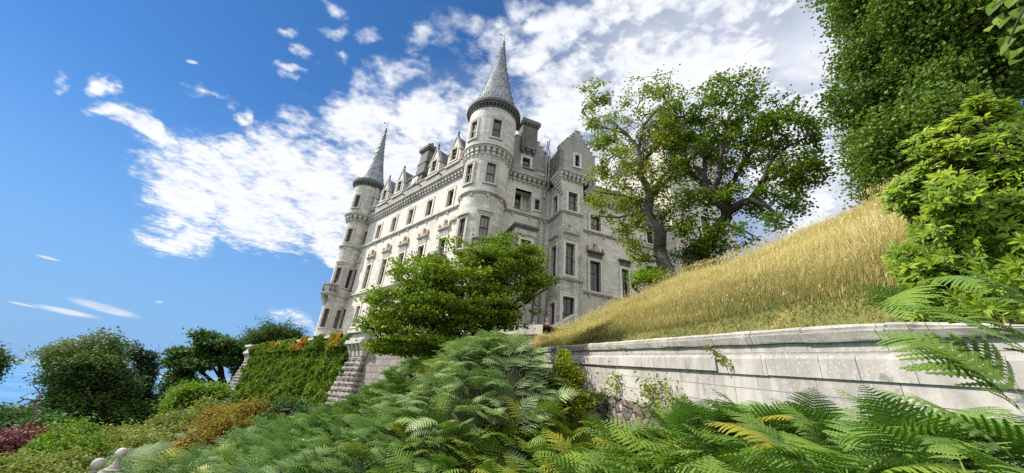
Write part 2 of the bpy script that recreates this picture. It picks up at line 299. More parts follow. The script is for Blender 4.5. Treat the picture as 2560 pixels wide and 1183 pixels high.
# ------------------------------------------------------------------ castle
uL=az(134.7); nL=np.array([uL[1],-uL[0],0]); uR=az(70.); nR=np.array([uR[1],-uR[0],0])
OC=np.array([-3.49678754,25.97022439,0.])
ZZ=np.array([0,0,1.])
def PL(s,z,d): return OC-uL*s+nL*d+ZZ*z            # sea front, s runs away from the corner tower
def PR(s,z,d): return OC+uR*s+nR*d+ZZ*z            # garden front
def frame(o,u,n): return lambda s,z,d: o+u*s+n*d+ZZ*z
def cyl(c,r,a0):
    c=np.array([c[0],c[1],0.])
    def P(s,z,d):
        a=rad(a0)-s/r; return c+(r+d)*np.array([math.sin(a),math.cos(a),0])+ZZ*z
    return P
def wall(mb,P,sa,sb,za,zb,ops,depth=.3,m=0,maxds=None,rm=None):
    S_={sa,sb}; Z_={za,zb}
    for a,b,c,d in ops: S_|={a,b}; Z_|={c,d}
    if maxds:
        k=int(math.ceil((sb-sa)/maxds)); S_|=set(sa+(sb-sa)*i/k for i in range(k+1))
    S_=sorted(x for x in S_ if sa-1e-6<=x<=sb+1e-6); Z_=sorted(z for z in Z_ if za-1e-6<=z<=zb+1e-6)
    S_=[x for i,x in enumerate(S_) if i==0 or x-S_[i-1]>1e-5]
    for i in range(len(S_)-1):
        for j in range(len(Z_)-1):
            x=(S_[i]+S_[i+1])/2; z=(Z_[j]+Z_[j+1])/2
            if any(a<x<b and c<z<d for a,b,c,d in ops): continue
            q=[(S_[i],Z_[j]),(S_[i+1],Z_[j]),(S_[i+1],Z_[j+1]),(S_[i],Z_[j+1])]
            mb.quad(*[P(x,z,0) for x,z in q],m=m,sz=[(x,z,0) for x,z in q])
    r=m if rm is None else rm
    for a,b,c,d in ops:
        for (x0,z0),(x1,z1) in (((a,c),(a,d)),((b,c),(b,d)),((a,c),(b,c)),((a,d),(b,d))):
            k=6 if (maxds and x0!=x1) else 1
            for i in range(k):
                xa=x0+(x1-x0)*i/k; xb=x0+(x1-x0)*(i+1)/k; zA=z0+(z1-z0)*i/k if k==1 else z0; zB=z1
                mb.quad(P(xa,zA,0),P(xb,zB,0),P(xb,zB,-depth),P(xa,zA,-depth),m=r,sz=[(xa,zA,0),(xb,zB,0),(xb,zB,.1),(xa,zA,.1)])
M=MAT
def window(parent,P,s0,s1,z0,z1,style='sash',depth=.3,one=False,fw=.17,ns=1,trim='pale_trim',sash='brown_sash',sill=True,label=None):
    a=MB(); b=a if one else MB(); c=a if one else MB(); mb_,mc_=(1,2) if one else (0,0)
    pr=.05
    a.box(P,s0-fw,s0,z0,z1+fw,-.02,pr); a.box(P,s1,s1+fw,z0,z1+fw,-.02,pr); a.box(P,s0,s1,z1,z1+fw,-.02,pr,ns=ns)
    a.box(P,s0-fw-.05,s0-fw,z0,z1+fw+.05,-.02,pr+.03); a.box(P,s1+fw,s1+fw+.05,z0,z1+fw+.05,-.02,pr+.03); a.box(P,s0-fw,s1+fw,z1+fw,z1+fw+.05,-.02,pr+.03,ns=ns)
    if sill: a.box(P,s0-fw-.08,s1+fw+.08,z0-.13,z0,-.02,.12,ns=ns)
    t=.065; d0=-depth; d1=-depth+.07
    b.box(P,s0,s0+t,z0,z1,d0,d1,m=mb_); b.box(P,s1-t,s1,z0,z1,d0,d1,m=mb_); b.box(P,s0+t,s1-t,z1-t,z1,d0,d1,m=mb_,ns=ns); b.box(P,s0+t,s1-t,z0,z0+t*1.3,d0,d1,m=mb_,ns=ns)
    zm=z0+(z1-z0)*(.5 if style!='cross' else .62); w=.05
    if style!='plain': b.box(P,s0+t,s1-t,zm-w*.7,zm+w*.7,d0,d1+.03,m=mb_,ns=ns)
    sm=(s0+s1)/2; g=.022 if style=='sash' else .045
    for za,zb in ((z0+t*1.3,zm-w*.7),(zm+w*.7,z1-t)): b.box(P,sm-g,sm+g,za,zb,d0,d1-.01,m=mb_)
    xs=np.linspace(s0,s1,ns+1)
    for i in range(ns): c.quad(P(xs[i],z0,d0+.03),P(xs[i+1],z0,d0+.03),P(xs[i+1],z1,d0+.03),P(xs[i],z1,d0+.03),m=mc_)
    o=a.build('window',[M[trim],M[sash],M['window_glass']] if one else M[trim],parent)
    if label: o['label']=label
    if not one: b.build('sash',M[sash],o); c.build('pane',M['window_glass'],o)
    return o
def pediment(parent,P,s0,s1,zb,big=True,crest='carved_stone',zf=None,trim='trim_stone',label=None):
    mb=MB(); z0=zb-.42
    mb.box(P,s0-.16,s1+.16,z0,zb,-.02,.09)
    k=max(5,int((s1-s0+.3)/.13))                      # carved frieze
    for i in range(k):
        x=s0-.10+(s1-s0+.20)*(i+.5)/k; h=.10+.05*((i*7)%3)/2
        mb.box(P,x-.042,x+.042,zb-.20-h/2,zb-.20+h/2,.09,.125)
    mb.box(P,s0-.24,s1+.24,zb,zb+.08,-.02,.20); mb.box(P,s0-.30,s1+.30,zb+.08,zb+.16,-.02,.28)
    o=mb.build('pediment',M[trim],parent)
    if label: o['label']=label
    if big:
        c=MB(); h=(s1-s0)/2+.18; m=(s0+s1)/2; z=zb+.16
        c.prism(P,[(m-h*.92,z),(m+h*.92,z),(m+h*.62,z+.13),(m+h*.40,z+.36),(m+h*.22,z+.46),(m-h*.22,z+.46),(m-h*.40,z+.36),(m-h*.62,z+.13)],-.02,.10)
        c.prism(P,[(m-h*.26,z),(m+h*.26,z),(m+h*.30,z+.42),(m,z+.56),(m-h*.30,z+.42)],.10,.19)
        c.prism(P,[(m-h*.20,z+.57),(m+h*.20,z+.57),(m+h*.27,z+.78),(m+h*.12,z+.69),(m,z+.82),(m-h*.12,z+.69),(m-h*.27,z+.78)],.0,.16)
        for sg in (-1,1):
            c.prism(P,[(m+sg*h*.34,z+.02),(m+sg*h*.60,z+.03),(m+sg*h*.52,z+.22),(m+sg*h*.36,z+.30)],.10,.16)
            c.prism(P,[(m+sg*h*1.02,z),(m+sg*h*1.18,z),(m+sg*h*1.14,z+.22),(m+sg*h*1.20,z+.30),(m+sg*h*1.10,z+.52),(m+sg*h*1.0,z+.30),(m+sg*h*1.06,z+.22)],0,.15)
        c.build('crest',M[crest],o)
    return o
castle=empty('castle',OC+ZZ*5,'pale stone castle with two round towers under pointed silver cone roofs','castle')
# ---- sea front
WS=[3.1,6.22,9.38,12.5,15.65,18.78]
opsL=[]; jobsL=[]
for i,s in enumerate(WS):
    for z0,z1,st,w in ((16.78,18.55,'sash',.44),(11.15,13.85,'cross',.47),(7.35,9.45,'sash',.42)):
        opsL.append((s-w,s+w,z0,z1)); jobsL.append((s-w,s+w,z0,z1,st))
mb=MB(); wall(mb,PL,-1.0,20.2,4.0,19.95,opsL,.34,0); 
mb.grid([[PL(-1,4,0.55),PL(-1,5.6,.18),PL(-1,6.7,0.02)],[PL(20.2,4,.55),PL(20.2,5.6,.18),PL(20.2,6.7,0.02)]],m=0,sz=[[(0,4,0),(0,5.6,0),(0,6.7,0)],[(21,4,0),(21,5.6,0),(21,6.7,0)]])
mb.build('wall',M['pale_ashlar'],castle)['label']='sunlit cream wall facing the sea'
for s0,s1,z0,z1,st in jobsL: window(castle,PL,s0,s1,z0,z1,st,depth=.32)
for s in WS[:5]+[18.9]: pediment(castle,PL,s-.47,s+.47,14.55)
def string(P,s0,s1,z,ns=1,mats='trim_stone',step=1.55,parent=castle,pend=True,h=.13):
    mb=MB(); mb.box(P,s0,s1,z,z+h,-.02,.20,ns=ns); mb.box(P,s0,s1,z-.1,z,-.02,.11,ns=ns)
    if pend:
        k=int((s1-s0)/step)
        for i in range(k+1):
            x=s0+.5+i*step
            if x<s1-.1: mb.box(P,x-.06,x+.06,z-.32,z-.1,-.02,.10); mb.box(P,x-.035,x+.035,z-.42,z-.32,-.02,.07)
    return mb.build('string_course',M[mats],parent)
for z in (16.42,10.72): string(PL,1.0,19.6,z)
def corbels(P,s0,s1,z,ns=1,parent=castle,m='trim_stone',step=.46,topd=.42,base=0.0,name='corbel_table',hgt=1.0):
    mb=MB(); k=max(1,int(round((s1-s0)/step)))
    for i in range(k):
        x=s0+(s1-s0)*(i+.5)/k; w=.13
        mb.box(P,x-w,x+w,z+.34*hgt,z+.6*hgt,-.02,topd*.78); mb.box(P,x-w*.9,x+w*.9,z+.12*hgt,z+.34*hgt,-.02,topd*.50); mb.box(P,x-w*.75,x+w*.75,z,z+.12*hgt,-.02,topd*.22)
    mb.box(P,s0,s1,z+.6*hgt,z+.72*hgt,-.02,topd*.9,ns=ns); mb.box(P,s0,s1,z+.72*hgt,z+.82*hgt,-.02,topd+.06,ns=ns)
    return mb.build(name,M[m],parent)
corbels(PL,1.4,19.2,19.42)
mb=MB(); PLp=lambda s,z,d: PL(s,z,d+.36)
mb.box(PL,0.5,19.6,20.24,21.15,-.3,.36); mb.box(PL,.5,19.6,21.15,21.27,-.34,.44)
mb.build('parapet',M['weathered_ashlar'],castle)
def dormer(s,chim=False):
    hw=.88; d=.38; mb=MB()
    zt=22.55; ap=24.35
    if not chim:
        o=(s-.42,s+.42,21.45,22.95)
        P2=lambda a,z,dd: PL(a,z,dd+d)
        wall(mb,P2,s-hw,s+hw,21.0,22.55,[(s-.42,s+.42,21.45,22.549)],.25)
        mb.box(PL,s-hw-.12,s+hw+.12,20.98,21.12,-.2,d+.12)
        # gable
        for a,b in ((-1,0),(0,1)):
            pass
        pts=[(s-hw,22.55),(s-.42,22.55),(s-.42,22.95),(s+.42,22.95),(s+.42,22.55),(s+hw,22.55),(s,ap)]
        V=[PL(x,z,d) for x,z in pts]+[PL(x,z,d-.3) for x,z in pts]
        T=[(0,1,2),(0,2,6),(2,3,6),(3,5,6),(3,4,5)]
        mb.add(V,[(0,6,13,7),(5,6,13,12),(2,3,10,9)],T,sz=[(x,z,0) for x,z in pts]*2)
        for sg in (-1,1):                              # cheeks and skews
            mb.quad(PL(s+sg*hw,21,d),PL(s+sg*hw,22.55,d),PL(s+sg*hw,22.55,-3),PL(s+sg*hw,21,-3),sz=[(0,21,0),(0,22.5,0),(3,22.5,0),(3,21,0)])
            e=np.array([PL(s+sg*(hw+.08),22.45,0),PL(s,ap+.06,0)])
            for dd0,dd1 in ((d-.28,d+.08),):
                a0,a1=PL(s+sg*(hw+.1),22.42,dd0),PL(s+sg*(hw+.1),22.42,dd1); b0,b1=PL(s,ap+.14,dd0),PL(s,ap+.14,dd1); c0,c1=PL(s+sg*(hw-.12),22.42,dd0),PL(s+sg*(hw-.12),22.42,dd1); e0,e1=PL(s,ap-.10,dd0),PL(s,ap-.10,dd1)
                mb.add([a0,a1,b0,b1,c0,c1,e0,e1],[(0,1,3,2),(1,5,7,3),(4,5,7,6)],m=1)
        o=mb.build('dormer',[M['pale_ashlar'],M['trim_stone']],castle)
        r=MB()
        for sg in (-1,1): r.quad(PL(s+sg*(hw+.1),22.45,d-.28),PL(s,ap,d-.28),PL(s,ap,-3.6),PL(s+sg*(hw+.1),22.45,-3.6))
        r.build('roof',M['slate'],o)
        f=MB(); f.lathe(PL(s,0,d-.1),[(.10,ap+.05),(.13,ap+.12),(.06,ap+.2),(.05,ap+.3),(.12,ap+.38),(.12,ap+.46),(.04,ap+.54),(.07,ap+.62),(.0,ap+.8)],8); f.build('finial',M['dark_trim'],o)
        window(o,P2,s-.42,s+.42,21.45,22.9,'sash',depth=.24,one=True,fw=.12,trim='pale_trim')
    else:
        mb.box(PL,s-1.2,s+1.2,21.0,22.2,-1.2,d); mb.box(PL,s-1.35,s+1.35,22.2,22.36,-1.3,d+.12)
        mb.box(PL,s-1.0,s+1.0,22.36,22.7,-1.1,.2)
        mb.box(PL,s-.75,s+.75,22.7,24.05,-.95,.05); mb.box(PL,s-.82,s+.82,24.05,24.2,-1.0,.1); mb.box(PL,s-.68,s+.68,24.2,25.7,-.9,-.02)
        mb.box(PL,s-.8,s+.8,25.7,25.88,-1.0,.1,m=1); mb.box(PL,s-.92,s+.92,25.88,26.25,-1.1,.2,m=1); mb.box(PL,s-.8,s+.8,26.25,26.4,-1.0,.08,m=1)
        for k in range(3): mb.lathe(PL(s-.45+.45*k,0,-.45),[(.15,26.4),(.13,26.75),(.16,26.8),(.0,26.8)],8,m=1)
        o=mb.build('chimney',[M['sooty_stone'],M['dark_trim']],castle)
        e=MB(); e.box(PL,s-.52,s+.52,21.18,22.12,d,d+.06); e.prism(PL,[(s-.3,21.3),(s,21.22),(s+.3,21.3),(s+.34,21.75),(s+.15,21.7),(s,22.02),(s-.15,21.7),(s-.34,21.75)],d+.06,d+.14); e.build('carved_panel',M['pale_trim'],o)
for s in (3.12,6.25,12.55,15.7,18.5): dormer(s)
dormer(9.4,True)
mb=MB()                                               # roofs behind the parapets
mb.quad(PL(-1,21.0,-.4),PL(19.8,21,-.4),PL(19.8,23.0,-5.2),PL(-1,23.0,-5.2)); mb.quad(PL(-1,21,-10),PL(19.8,21,-10),PL(19.8,23,-5.2),PL(-1,23,-5.2))
mb.quad(PR(9,21.0,-.4),PR(20,21,-.4),PR(20,23.2,-5.2),PR(9,23.2,-5.2)); mb.quad(PR(0,21,-10.2),PR(20,21,-10.2),PR(20,23.2,-5.2),PR(0,23.2,-5.2))
mb.build('roof',M['slate'],castle)
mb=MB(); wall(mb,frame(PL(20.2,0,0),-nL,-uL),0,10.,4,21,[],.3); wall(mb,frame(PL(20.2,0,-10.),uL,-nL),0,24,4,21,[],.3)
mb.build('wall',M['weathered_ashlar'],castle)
# ---- garden front, plain stretch and crow-stepped gable
opsR=[(3.65,5.2,16.82,18.78),(5.55,6.05,17.15,18.25),(4.05,4.95,10.9,13.0),(5.65,6.1,9.0,10.2),(4.2,4.95,21.3,22.5)]
opsR2=[(11.2,12.3,16.7,18.28),(14.62,15.62,16.9,18.42),(17.6,18.5,16.9,18.42),(11.12,12.2,10.95,13.72),(14.42,15.2,10.95,13.65),(17.5,18.4,10.95,13.65),(11.9,13.0,7.2,9.4)]
mb=MB(); wall(mb,PR,-.5,9.0,4.0,19.95,[o for o in opsR if o[2]<19],.34); wall(mb,PR,9.0,20.0,4.0,19.95,opsR2,.34)
# splayed niche
mb.box(PR,3.65,5.2,16.6,16.82,-1.1,0); mb.box(PR,3.65,5.2,18.78,19.0,-1.1,0); mb.box(PR,5.2,5.4,16.82,18.78,-1.1,-.34); mb.box(PR,3.45,3.65,16.82,18.78,-1.1,-.34)
mb.quad(PR(3.65,16.82,-.95),PR(5.2,16.82,-.95),PR(5.2,18.78,-.95),PR(3.65,18.78,-.95),sz=[(3.65,16.8,0),(5.2,16.8,0),(5.2,18.8,0),(3.65,18.8,0)])
mb.build('wall',M['pale_ashlar'],castle)['label']='greyer wall facing the garden, in its own shade'
nw=MB(); nw.box(PR,3.48,3.65,16.82,18.95,-.02,.05); nw.box(PR,5.2,5.37,16.82,18.95,-.02,.05); nw.box(PR,3.65,5.2,18.78,18.95,-.02,.05); nw.build('niche_surround',M['pale_trim'],castle)
PN=lambda s,z,d: PR(s,z,d-.62)
window(castle,PN,3.68,4.5,16.86,18.7,'sash',fw=.01,sill=False)
window(castle,PR,5.55,6.05,17.15,18.25,'sash',fw=.1)
window(castle,PR,5.65,6.1,9.0,10.2,'plain',fw=.12)
for i,(a,b,c,d) in enumerate(opsR2): window(castle,PR,a,b,c,d,'cross' if c<12 else 'sash',depth=.32,fw=.2)
pediment(castle,PR,11.12,12.2,14.4,crest='carved_stone',trim='dark_trim',label='dark pediment with a brown carved gable'); pediment(castle,PR,14.42,15.2,14.3,big=False,trim='dark_trim'); pediment(castle,PR,17.5,18.4,14.3,big=False,trim='dark_trim')
string(PR,1.5,6.9,16.42); string(PR,9.0,20,16.42); string(PR,9.0,20,10.72); string(PR,1.5,3.0,10.72,pend=False)
corbels(PR,2.2,6.9,19.42); corbels(PR,9.0,20,19.42)
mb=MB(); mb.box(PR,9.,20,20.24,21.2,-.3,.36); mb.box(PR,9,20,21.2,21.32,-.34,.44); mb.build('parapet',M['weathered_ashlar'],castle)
mb=MB(); mb.box(PR,1.5,4.0,20.24,20.95,-.3,.38); mb.box(PR,5.2,7.2,20.24,21.0,-.3,.38); mb.box(PR,4.0,5.2,20.24,20.7,-.3,.38); mb.box(PR,5.4,6.3,21.0,21.35,-.2,.42)
mb.box(PR,1.5,7.2,20.95,21.06,-.3,.30); mb.box(PR,5.55,6.15,20.5,20.8,.38,.42,m=1)
mb.build('parapet',[M['weathered_ashlar'],M['trim_stone']],castle)
def crow_gable(P,sa,sb,z0,ap,n,th,m,openings,name='gable',cap='trim_stone',parent=castle):
    mb=MB(); c=(sa+sb)/2; zs=openings['spring']
    wall(mb,P,sa,sb,z0,zs,openings['ops'],.28)
    h=(ap-zs)/n; w=(sb-sa)/2
    for i in range(n):
        f=1-(i+0.0)/n; hw=w*f
        mb.box(P,c-hw,c+hw,zs+h*i,zs+h*(i+1),-th,0.0)
        nhw=w*(1-(i+1)/n)
        for sg in (-1,1):
            x0,x1=c+sg*(hw+.04),c+sg*(nhw+.02); mb.box(P,min(x0,x1),max(x0,x1),zs+h*(i+1),zs+h*(i+1)+.07,-th-.04,.05,m=1)
    mb.box(P,c-.16,c+.16,ap,ap+.1,-th,.04,m=1)
    for x in (sa,sb): mb.quad(P(x,z0,0),P(x,zs,0),P(x,zs,-th),P(x,z0,-th),sz=[(0,z0,0),(0,zs,0),(th,zs,0),(th,z0,0)])
    o=mb.build(name,[M[m],M[cap]],parent)
    r=MB()
    for sg in (-1,1): r.quad(P(c+sg*w,zs-.1,-th),P(c,ap-.35,-th),P(c,ap-.35,-9),P(c+sg*w,zs-.1,-9))
    for x in (sa,sb): r.quad(P(x,z0,-th),P(x,zs-.1,-th),P(x,zs-.1,-9),P(x,z0,-9),m=1,sz=[(0,z0,0),(0,zs,0),(9,zs,0),(9,z0,0)])
    r.build('roof',[M['slate'],M[m]],o)
    return o
PG=lambda s,z,d: PR(s,z,d-.35)
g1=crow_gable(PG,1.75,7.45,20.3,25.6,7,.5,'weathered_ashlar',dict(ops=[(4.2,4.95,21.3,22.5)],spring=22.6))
window(g1,PG,4.2,4.95,21.3,22.5,'sash',one=True,fw=.16)
mb=MB(); mb.box(PG,3.85,5.4,23.45,26.1,-.9,.32); mb.box(PG,3.78,5.47,26.1,26.25,-.97,.4,m=1); mb.box(PG,3.66,5.6,26.25,26.62,-1.1,.52,m=1); mb.box(PG,3.74,5.52,26.62,26.78,-1.0,.42,m=1)
for i in range(5): mb.box(PG,3.72+.38*i,3.90+.38*i,26.02,26.25,.4,.47,m=1)
for x in (3.87,4.42,5.0): mb.box(PG,x,x+.36,23.15,23.45,0.,.27); mb.box(PG,x+.06,x+.3,22.98,23.15,0.,.16)
mb.build('chimney',[M['sooty_stone'],M['dark_trim']],g1)
# ---- projecting oriel left of the pipes
OS0,OS1,OD=3.15,4.78,2.3
PO=lambda s,z,d: PR(s,z,d+OD)
mb=MB(); wall(mb,PO,OS0,OS1,4,13.75,[(3.58,4.42,10.4,13.0)],.3)
for x in (OS0,OS1): mb.quad(PR(x,4,0),PR(x,4,OD),PR(x,13.75,OD),PR(x,13.75,0),sz=[(0,4,0),(2.3,4,0),(2.3,13.75,0),(0,13.75,0)])
mb.box(PR,OS0-.05,OS1+.05,13.4,13.85,0,OD+.05,m=1); mb.box(PR,OS0-.14,OS1+.14,13.85,14.0,0,OD+.14,m=2); mb.box(PR,OS0-.22,OS1+.22,14.0,14.18,0,OD+.22,m=2)
o=mb.build('oriel',[M['weathered_ashlar'],M['trim_stone'],M['dark_trim']],castle)
window(o,PO,3.58,4.42,10.4,13.0,'cross',one=True)
# ---- square bay, with the corbelled gable over it
B0,B1,BD=6.98,8.92,2.4
PB=lambda s,z,d: PR(s,z,d+BD)
PS=frame(PR(B0,0,0),nR,-uR)                              # left cheek: s runs out from the wall
mb=MB(); wall(mb,PB,B0,B1,4,19.6,[(7.5,8.38,16.5,18.3),(7.36,8.2,10.92,13.6),(7.2,8.2,6.0,9.25)],.34)
wall(mb,PS,0,BD,4,19.6,[(.75,1.55,16.5,18.3),(.75,1.6,10.92,13.6),(.8,1.7,5.75,8.9)],.34)
mb.quad(PR(B1,4,0),PR(B1,4,BD),PR(B1,19.6,BD),PR(B1,19.6,0),sz=[(0,4,0),(2.4,4,0),(2.4,19.6,0),(0,19.6,0)])
bay=mb.build('bay',M['tower_ashlar'],castle)
for P_,a,b,c,d,st in ((PB,7.5,8.38,16.5,18.3,'cross'),(PB,7.36,8.2,10.92,13.6,'cross'),(PB,7.2,8.2,6.0,9.25,'cross'),(PS,.75,1.55,16.5,18.3,'sash'),(PS,.75,1.6,10.92,13.6,'cross')):
    window(bay,P_,a,b,c,d,st,one=True,sash='pale_sash' if c>9 and P_ is PB else 'brown_sash')
mb=MB(); mb.box(PS,.8,1.7,5.75,8.85,-.3,-.22); mb.box(PS,.64,.8,5.75,9.05,-.02,.05,m=1); mb.box(PS,1.7,1.86,5.75,9.05,-.02,.05,m=1); mb.box(PS,.8,1.7,8.9,9.05,-.02,.05,m=1)
mb.box(PS,1.42,1.62,7.45,7.75,-.22,-.20,m=2)
mb.build('door',[M['brown_sash'],M['pale_trim'],plain('white_paper',(.8,.8,.78))],bay)['label']='dark door with a small white notice'
for P_,a,b in ((PB,B0,B1),(PS,0,BD)):
    string(P_,a,b+.2 if P_ is PS else b,16.3,parent=bay,pend=False); string(P_,a,b+.2 if P_ is PS else b,10.6,parent=bay,pend=False)
pediment(bay,PB,7.36,8.2,14.3,crest='trim_stone',trim='trim_stone'); pediment(bay,PS,.75,1.6,14.2,big=False)
mb=MB(); k=10                                            # quoins
for i in range(24):
    z=5.3+.55*i; w=.30 if i%2 else .20
    mb.box(PB,B0,B0+w,z,z+.5,0,.025)
mb.build('quoin',M['trim_stone'],bay); mb=MB()
for i in range(24):
    z=5.3+.55*i; w=.30 if i%2 else .20
    mb.box(PB,B1-w,B1,z,z+.5,0,.025)
mb.build('quoin',M['trim_stone'],bay)
G0,G1=6.5,10.12
PGb=lambda s,z,d: PR(s,z,d+BD+.05)
g2=crow_gable(PGb,G0,G1,20.1,24.95,7,.45,'weathered_ashlar',dict(ops=[(8.05,8.5,21.0,22.3)],spring=22.35))
window(g2,PGb,8.05,8.5,21.0,22.3,'sash',one=True,fw=.14)
corbels(PGb,G0,G1-.0,19.35,parent=g2,topd=.0+.30,step=.42)
PGs=frame(PGb(G0,0,0),-nR,-uR); mb=MB(); 
for i in range(7):                                       # raking corbels that carry the gable's left corner
    z=18.0+i*.3; f=(i+1)/7
    mb.prism(PB,[(B0-.48*f,z),(B0,z),(B0,z+.3),(B0-.48*f,z+.3)],-BD*.98*f*.55-.2,.0+.05*f)
mb.box(PR,G0,G0+.5,20.1,22.4,0,BD+.05); mb.build('corbel',M['trim_stone'],g2)
# ---- downpipes
def pipe(pts,r=.06):
    mb=MB(); mb.tube([PR(*p) for p in pts],r,8)
    for s,z,d in pts[1:-1]: pass
    for z in np.arange(6.5,24,2.4):
        for (s0,z0,_),(s1,z1,_) in zip(pts[:-1],pts[1:]):
            if z0<=z<=z1: f=(z-z0)/(z1-z0+1e-6); mb.box(PR,s0+(s1-s0)*f-.1,s0+(s1-s0)*f+.1,z-.05,z+.05,.0,.2)
    mb.build('downpipe',M['pipe_metal'],castle)
pipe([(6.42,5,.12),(6.50,13,.12),(6.48,18.9,.12),(6.47,20,.62),(6.46,23.2,.62),(6.3,23.6,.62),(6.42,24.6,.62)])
pipe([(5.9,5,.12),(5.96,15.9,.12),(6.16,16.6,.12),(6.18,18.9,.12),(6.18,20,.62),(6.2,24.4,.62)])
# ---- round towers
def spire(c,prof,name,parent,sc_w=.42,rows=30):
    mb=MB(); mb.lathe(c,prof,32,m=1)
    zs=np.array([p[1] for p in prof]); rs=np.array([p[0] for p in prof]); z=zs[0]; k=0
    while z<zs[-1]-.9:
        r=np.interp(z,zs,rs); n=max(6,int(round(2*np.pi*r/sc_w))); w=2*np.pi*r/n*.5; h=min(.44,w*2.0)
        r2=np.interp(z+h*1.5,zs,rs); dr=(r2-r)/(h*1.5)
        for i in range(n):
            th=2*np.pi*(i+.5*(k%2))/n+.02*random.random()
            pts=[]
            for u,v in ((-1,1.5),(-1,.55),(-.72,.2),(0,0),(.72,.2),(1,.55),(1,1.5)):
                zz=z+v*h; rr=np.interp(zz,zs,rs)+.035*(1-v/1.5)+.006; a=th+u*w*.97/max(r,.05)*(np.interp(zz,zs,rs)/max(r,.05) if v>1 else 1)*(1 if v<1 else max(r,.05)/max(np.interp(zz,zs,rs),.05))
                pts.append((c[0]+rr*math.cos(a),c[1]+rr*math.sin(a),zz))
            mb.add(pts,None,[(0,1,6),(1,2,5),(1,5,6),(2,3,4),(2,4,5)],m=0)
            cz=z+.38*h; rr=np.interp(cz,zs,rs)+.045
            e=np.array([math.cos(th),math.sin(th),0]); q=np.array([-e[1],e[0],0]); b=np.array([c[0],c[1],0])+e*rr+ZZ*cz
            mb.add([b+q*.05+e*.0,b+ZZ*.05,b-q*.05,b-ZZ*.05,b+e*.05],None,[(0,1,4),(1,2,4),(2,3,4),(3,0,4)],m=1)
        z+=h*.72; k+=1
    o=mb.build(name,[M['lead'],M['lead_joint']],parent)
    f=MB(); zt=zs[-1]
    f.lathe(c,[(.13,zt-1.0),(.14,zt-.5),(.2,zt-.4),(.1,zt-.3),(.09,zt-.1),(.15,zt),(.04,zt+.15),(.025,zt+.2),(.022,zt+1.2),(.05,zt+1.25),(.0,zt+1.35)],10)
    b=np.array([c[0],c[1],0]); 
    f.box(frame(b,uR,nR),-.42,.0,zt+.88,zt+.92,-.012,.012); f.prism(frame(b,uR,nR),[(-.5,zt+.78),(-.22,zt+.9),(-.5,zt+1.06)],-.01,.01)
    f.build('weather_vane',M['iron'],o)
    return o
def tower(c,r1,r2,r3,a0,zs,wins,label,second=None):
    zb,z1,zc0,zc1,ze0,ze1=zs
    def seg(mb,r,z0,z1_,ws):
        P=cyl(c,r,a0); L=math.pi*r; ops=[]
        for (off,z0w,z1w,hw) in ws:
            s=-rad(off)*r; ops.append((s-hw,s+hw,z0w,z1w))
        wall(mb,P,-L,L,z0,z1_,ops,.22,0,maxds=2*L/40); return P,ops
    mb=MB(); jobs=[]
    for r,z0,z1_ in ((r1,zb,z1),(r2,z1,zc0),(r3,zc1,ze0)):
        ws=[w for w in wins if z0<w[1]<z1_]
        P,ops=seg(mb,r,z0,z1_,ws)
        jobs+=[(P,o) for o in ops]
    Pa=cyl(c,1.0,a0); th=np.linspace(0,2*np.pi,40,endpoint=False); ring=lambda r,z: np.stack([c[0]+r*np.cos(th),c[1]+r*np.sin(th),np.full(40,z)],-1)
    mb.grid(np.stack([ring(r2,zc0-.02),ring(r3,zc1+.02)],1),wrap=True); mb.grid(np.stack([ring(r1,z1-.02),ring(r2,z1+.02)],1),wrap=True)
    o=mb.build('tower',M['tower_ashlar'],castle,smooth=False); o['label']=label
    for P,(a,b,c_,d) in jobs: window(o,P,a,b,c_,d,'sash',depth=.2,one=True,ns=6,fw=.14,trim='trim_stone')
    P1=cyl(c,r1,a0); L=math.pi*r1
    mb=MB(); mb.box(P1,-L,L,z1-.1,z1+.1,-.05,.2,ns=40); mb.box(P1,-L,L,z1-.2,z1-.1,-.05,.1,ns=40)
    for i in range(9): x=-L+2*L*(i+.5)/9; mb.box(P1,x-.07,x+.07,z1-.42,z1-.2,-.02,.12)
    mb.build('string_course',M['trim_stone'],o)
    P2=cyl(c,r2,a0); L=math.pi*r2
    corbels(P2,-L,L,zc0-.45,ns=40,parent=o,step=.44,topd=r3-r2+.06,hgt=(zc1-zc0+.45)/.82)
    P3=cyl(c,r3,a0); L=math.pi*r3; mb=MB()
    k=int(2*L/.3)
    for i in range(k): x=-L+2*L*(i+.5)/k; mb.box(P3,x-.07,x+.07,ze0,ze0+.2,-.02,.16)
    mb.box(P3,-L,L,ze0-.12,ze0,-.02,.08,ns=40); mb.box(P3,-L,L,ze0+.2,ze0+.38,-.02,.24,ns=40); mb.box(P3,-L,L,ze0+.38,ze1,-.3,.34,ns=40)
    mb.build('eaves',M['dark_trim'],o)
    return o,P1
MC=np.array([-2.63,26.08]); 
tm,PM1=tower(MC,1.78,1.88,2.10,164,(4,16.4,20.05,20.75,24.75,25.42),
    [(0,21.4,23.3,.36),(0,17.15,19.0,.36),(-1,12.45,14.3,.36),(0,8.0,10.0,.34),(58,21.4,23.3,.34),(58,17.15,19.0,.34),(58,11.6,14.1,.34),(62,7.5,9.5,.33)],'nearer, taller round tower at the corner of the two fronts')
spire(MC,[(2.2,25.4),(1.98,25.95),(1.66,26.9),(1.22,28.6),(.80,30.6),(.48,32.4),(.26,33.9),(.12,35.4)],'spire',tm)
mb=MB(); mb.box(PM1,-.62,.66,14.62,14.8,-.02,.2,ns=6); mb.box(PM1,-.55,.58,14.45,14.62,-.02,.1,ns=6); mb.build('hood_mould',M['trim_stone'],tm); mb=MB(); mb.box(PM1,-1.85-.6,-1.85+.6,14.35,14.52,-.02,.2,ns=6); mb.build('hood_mould',M['trim_stone'],tm)
LC=np.array([-18.15,39.64])
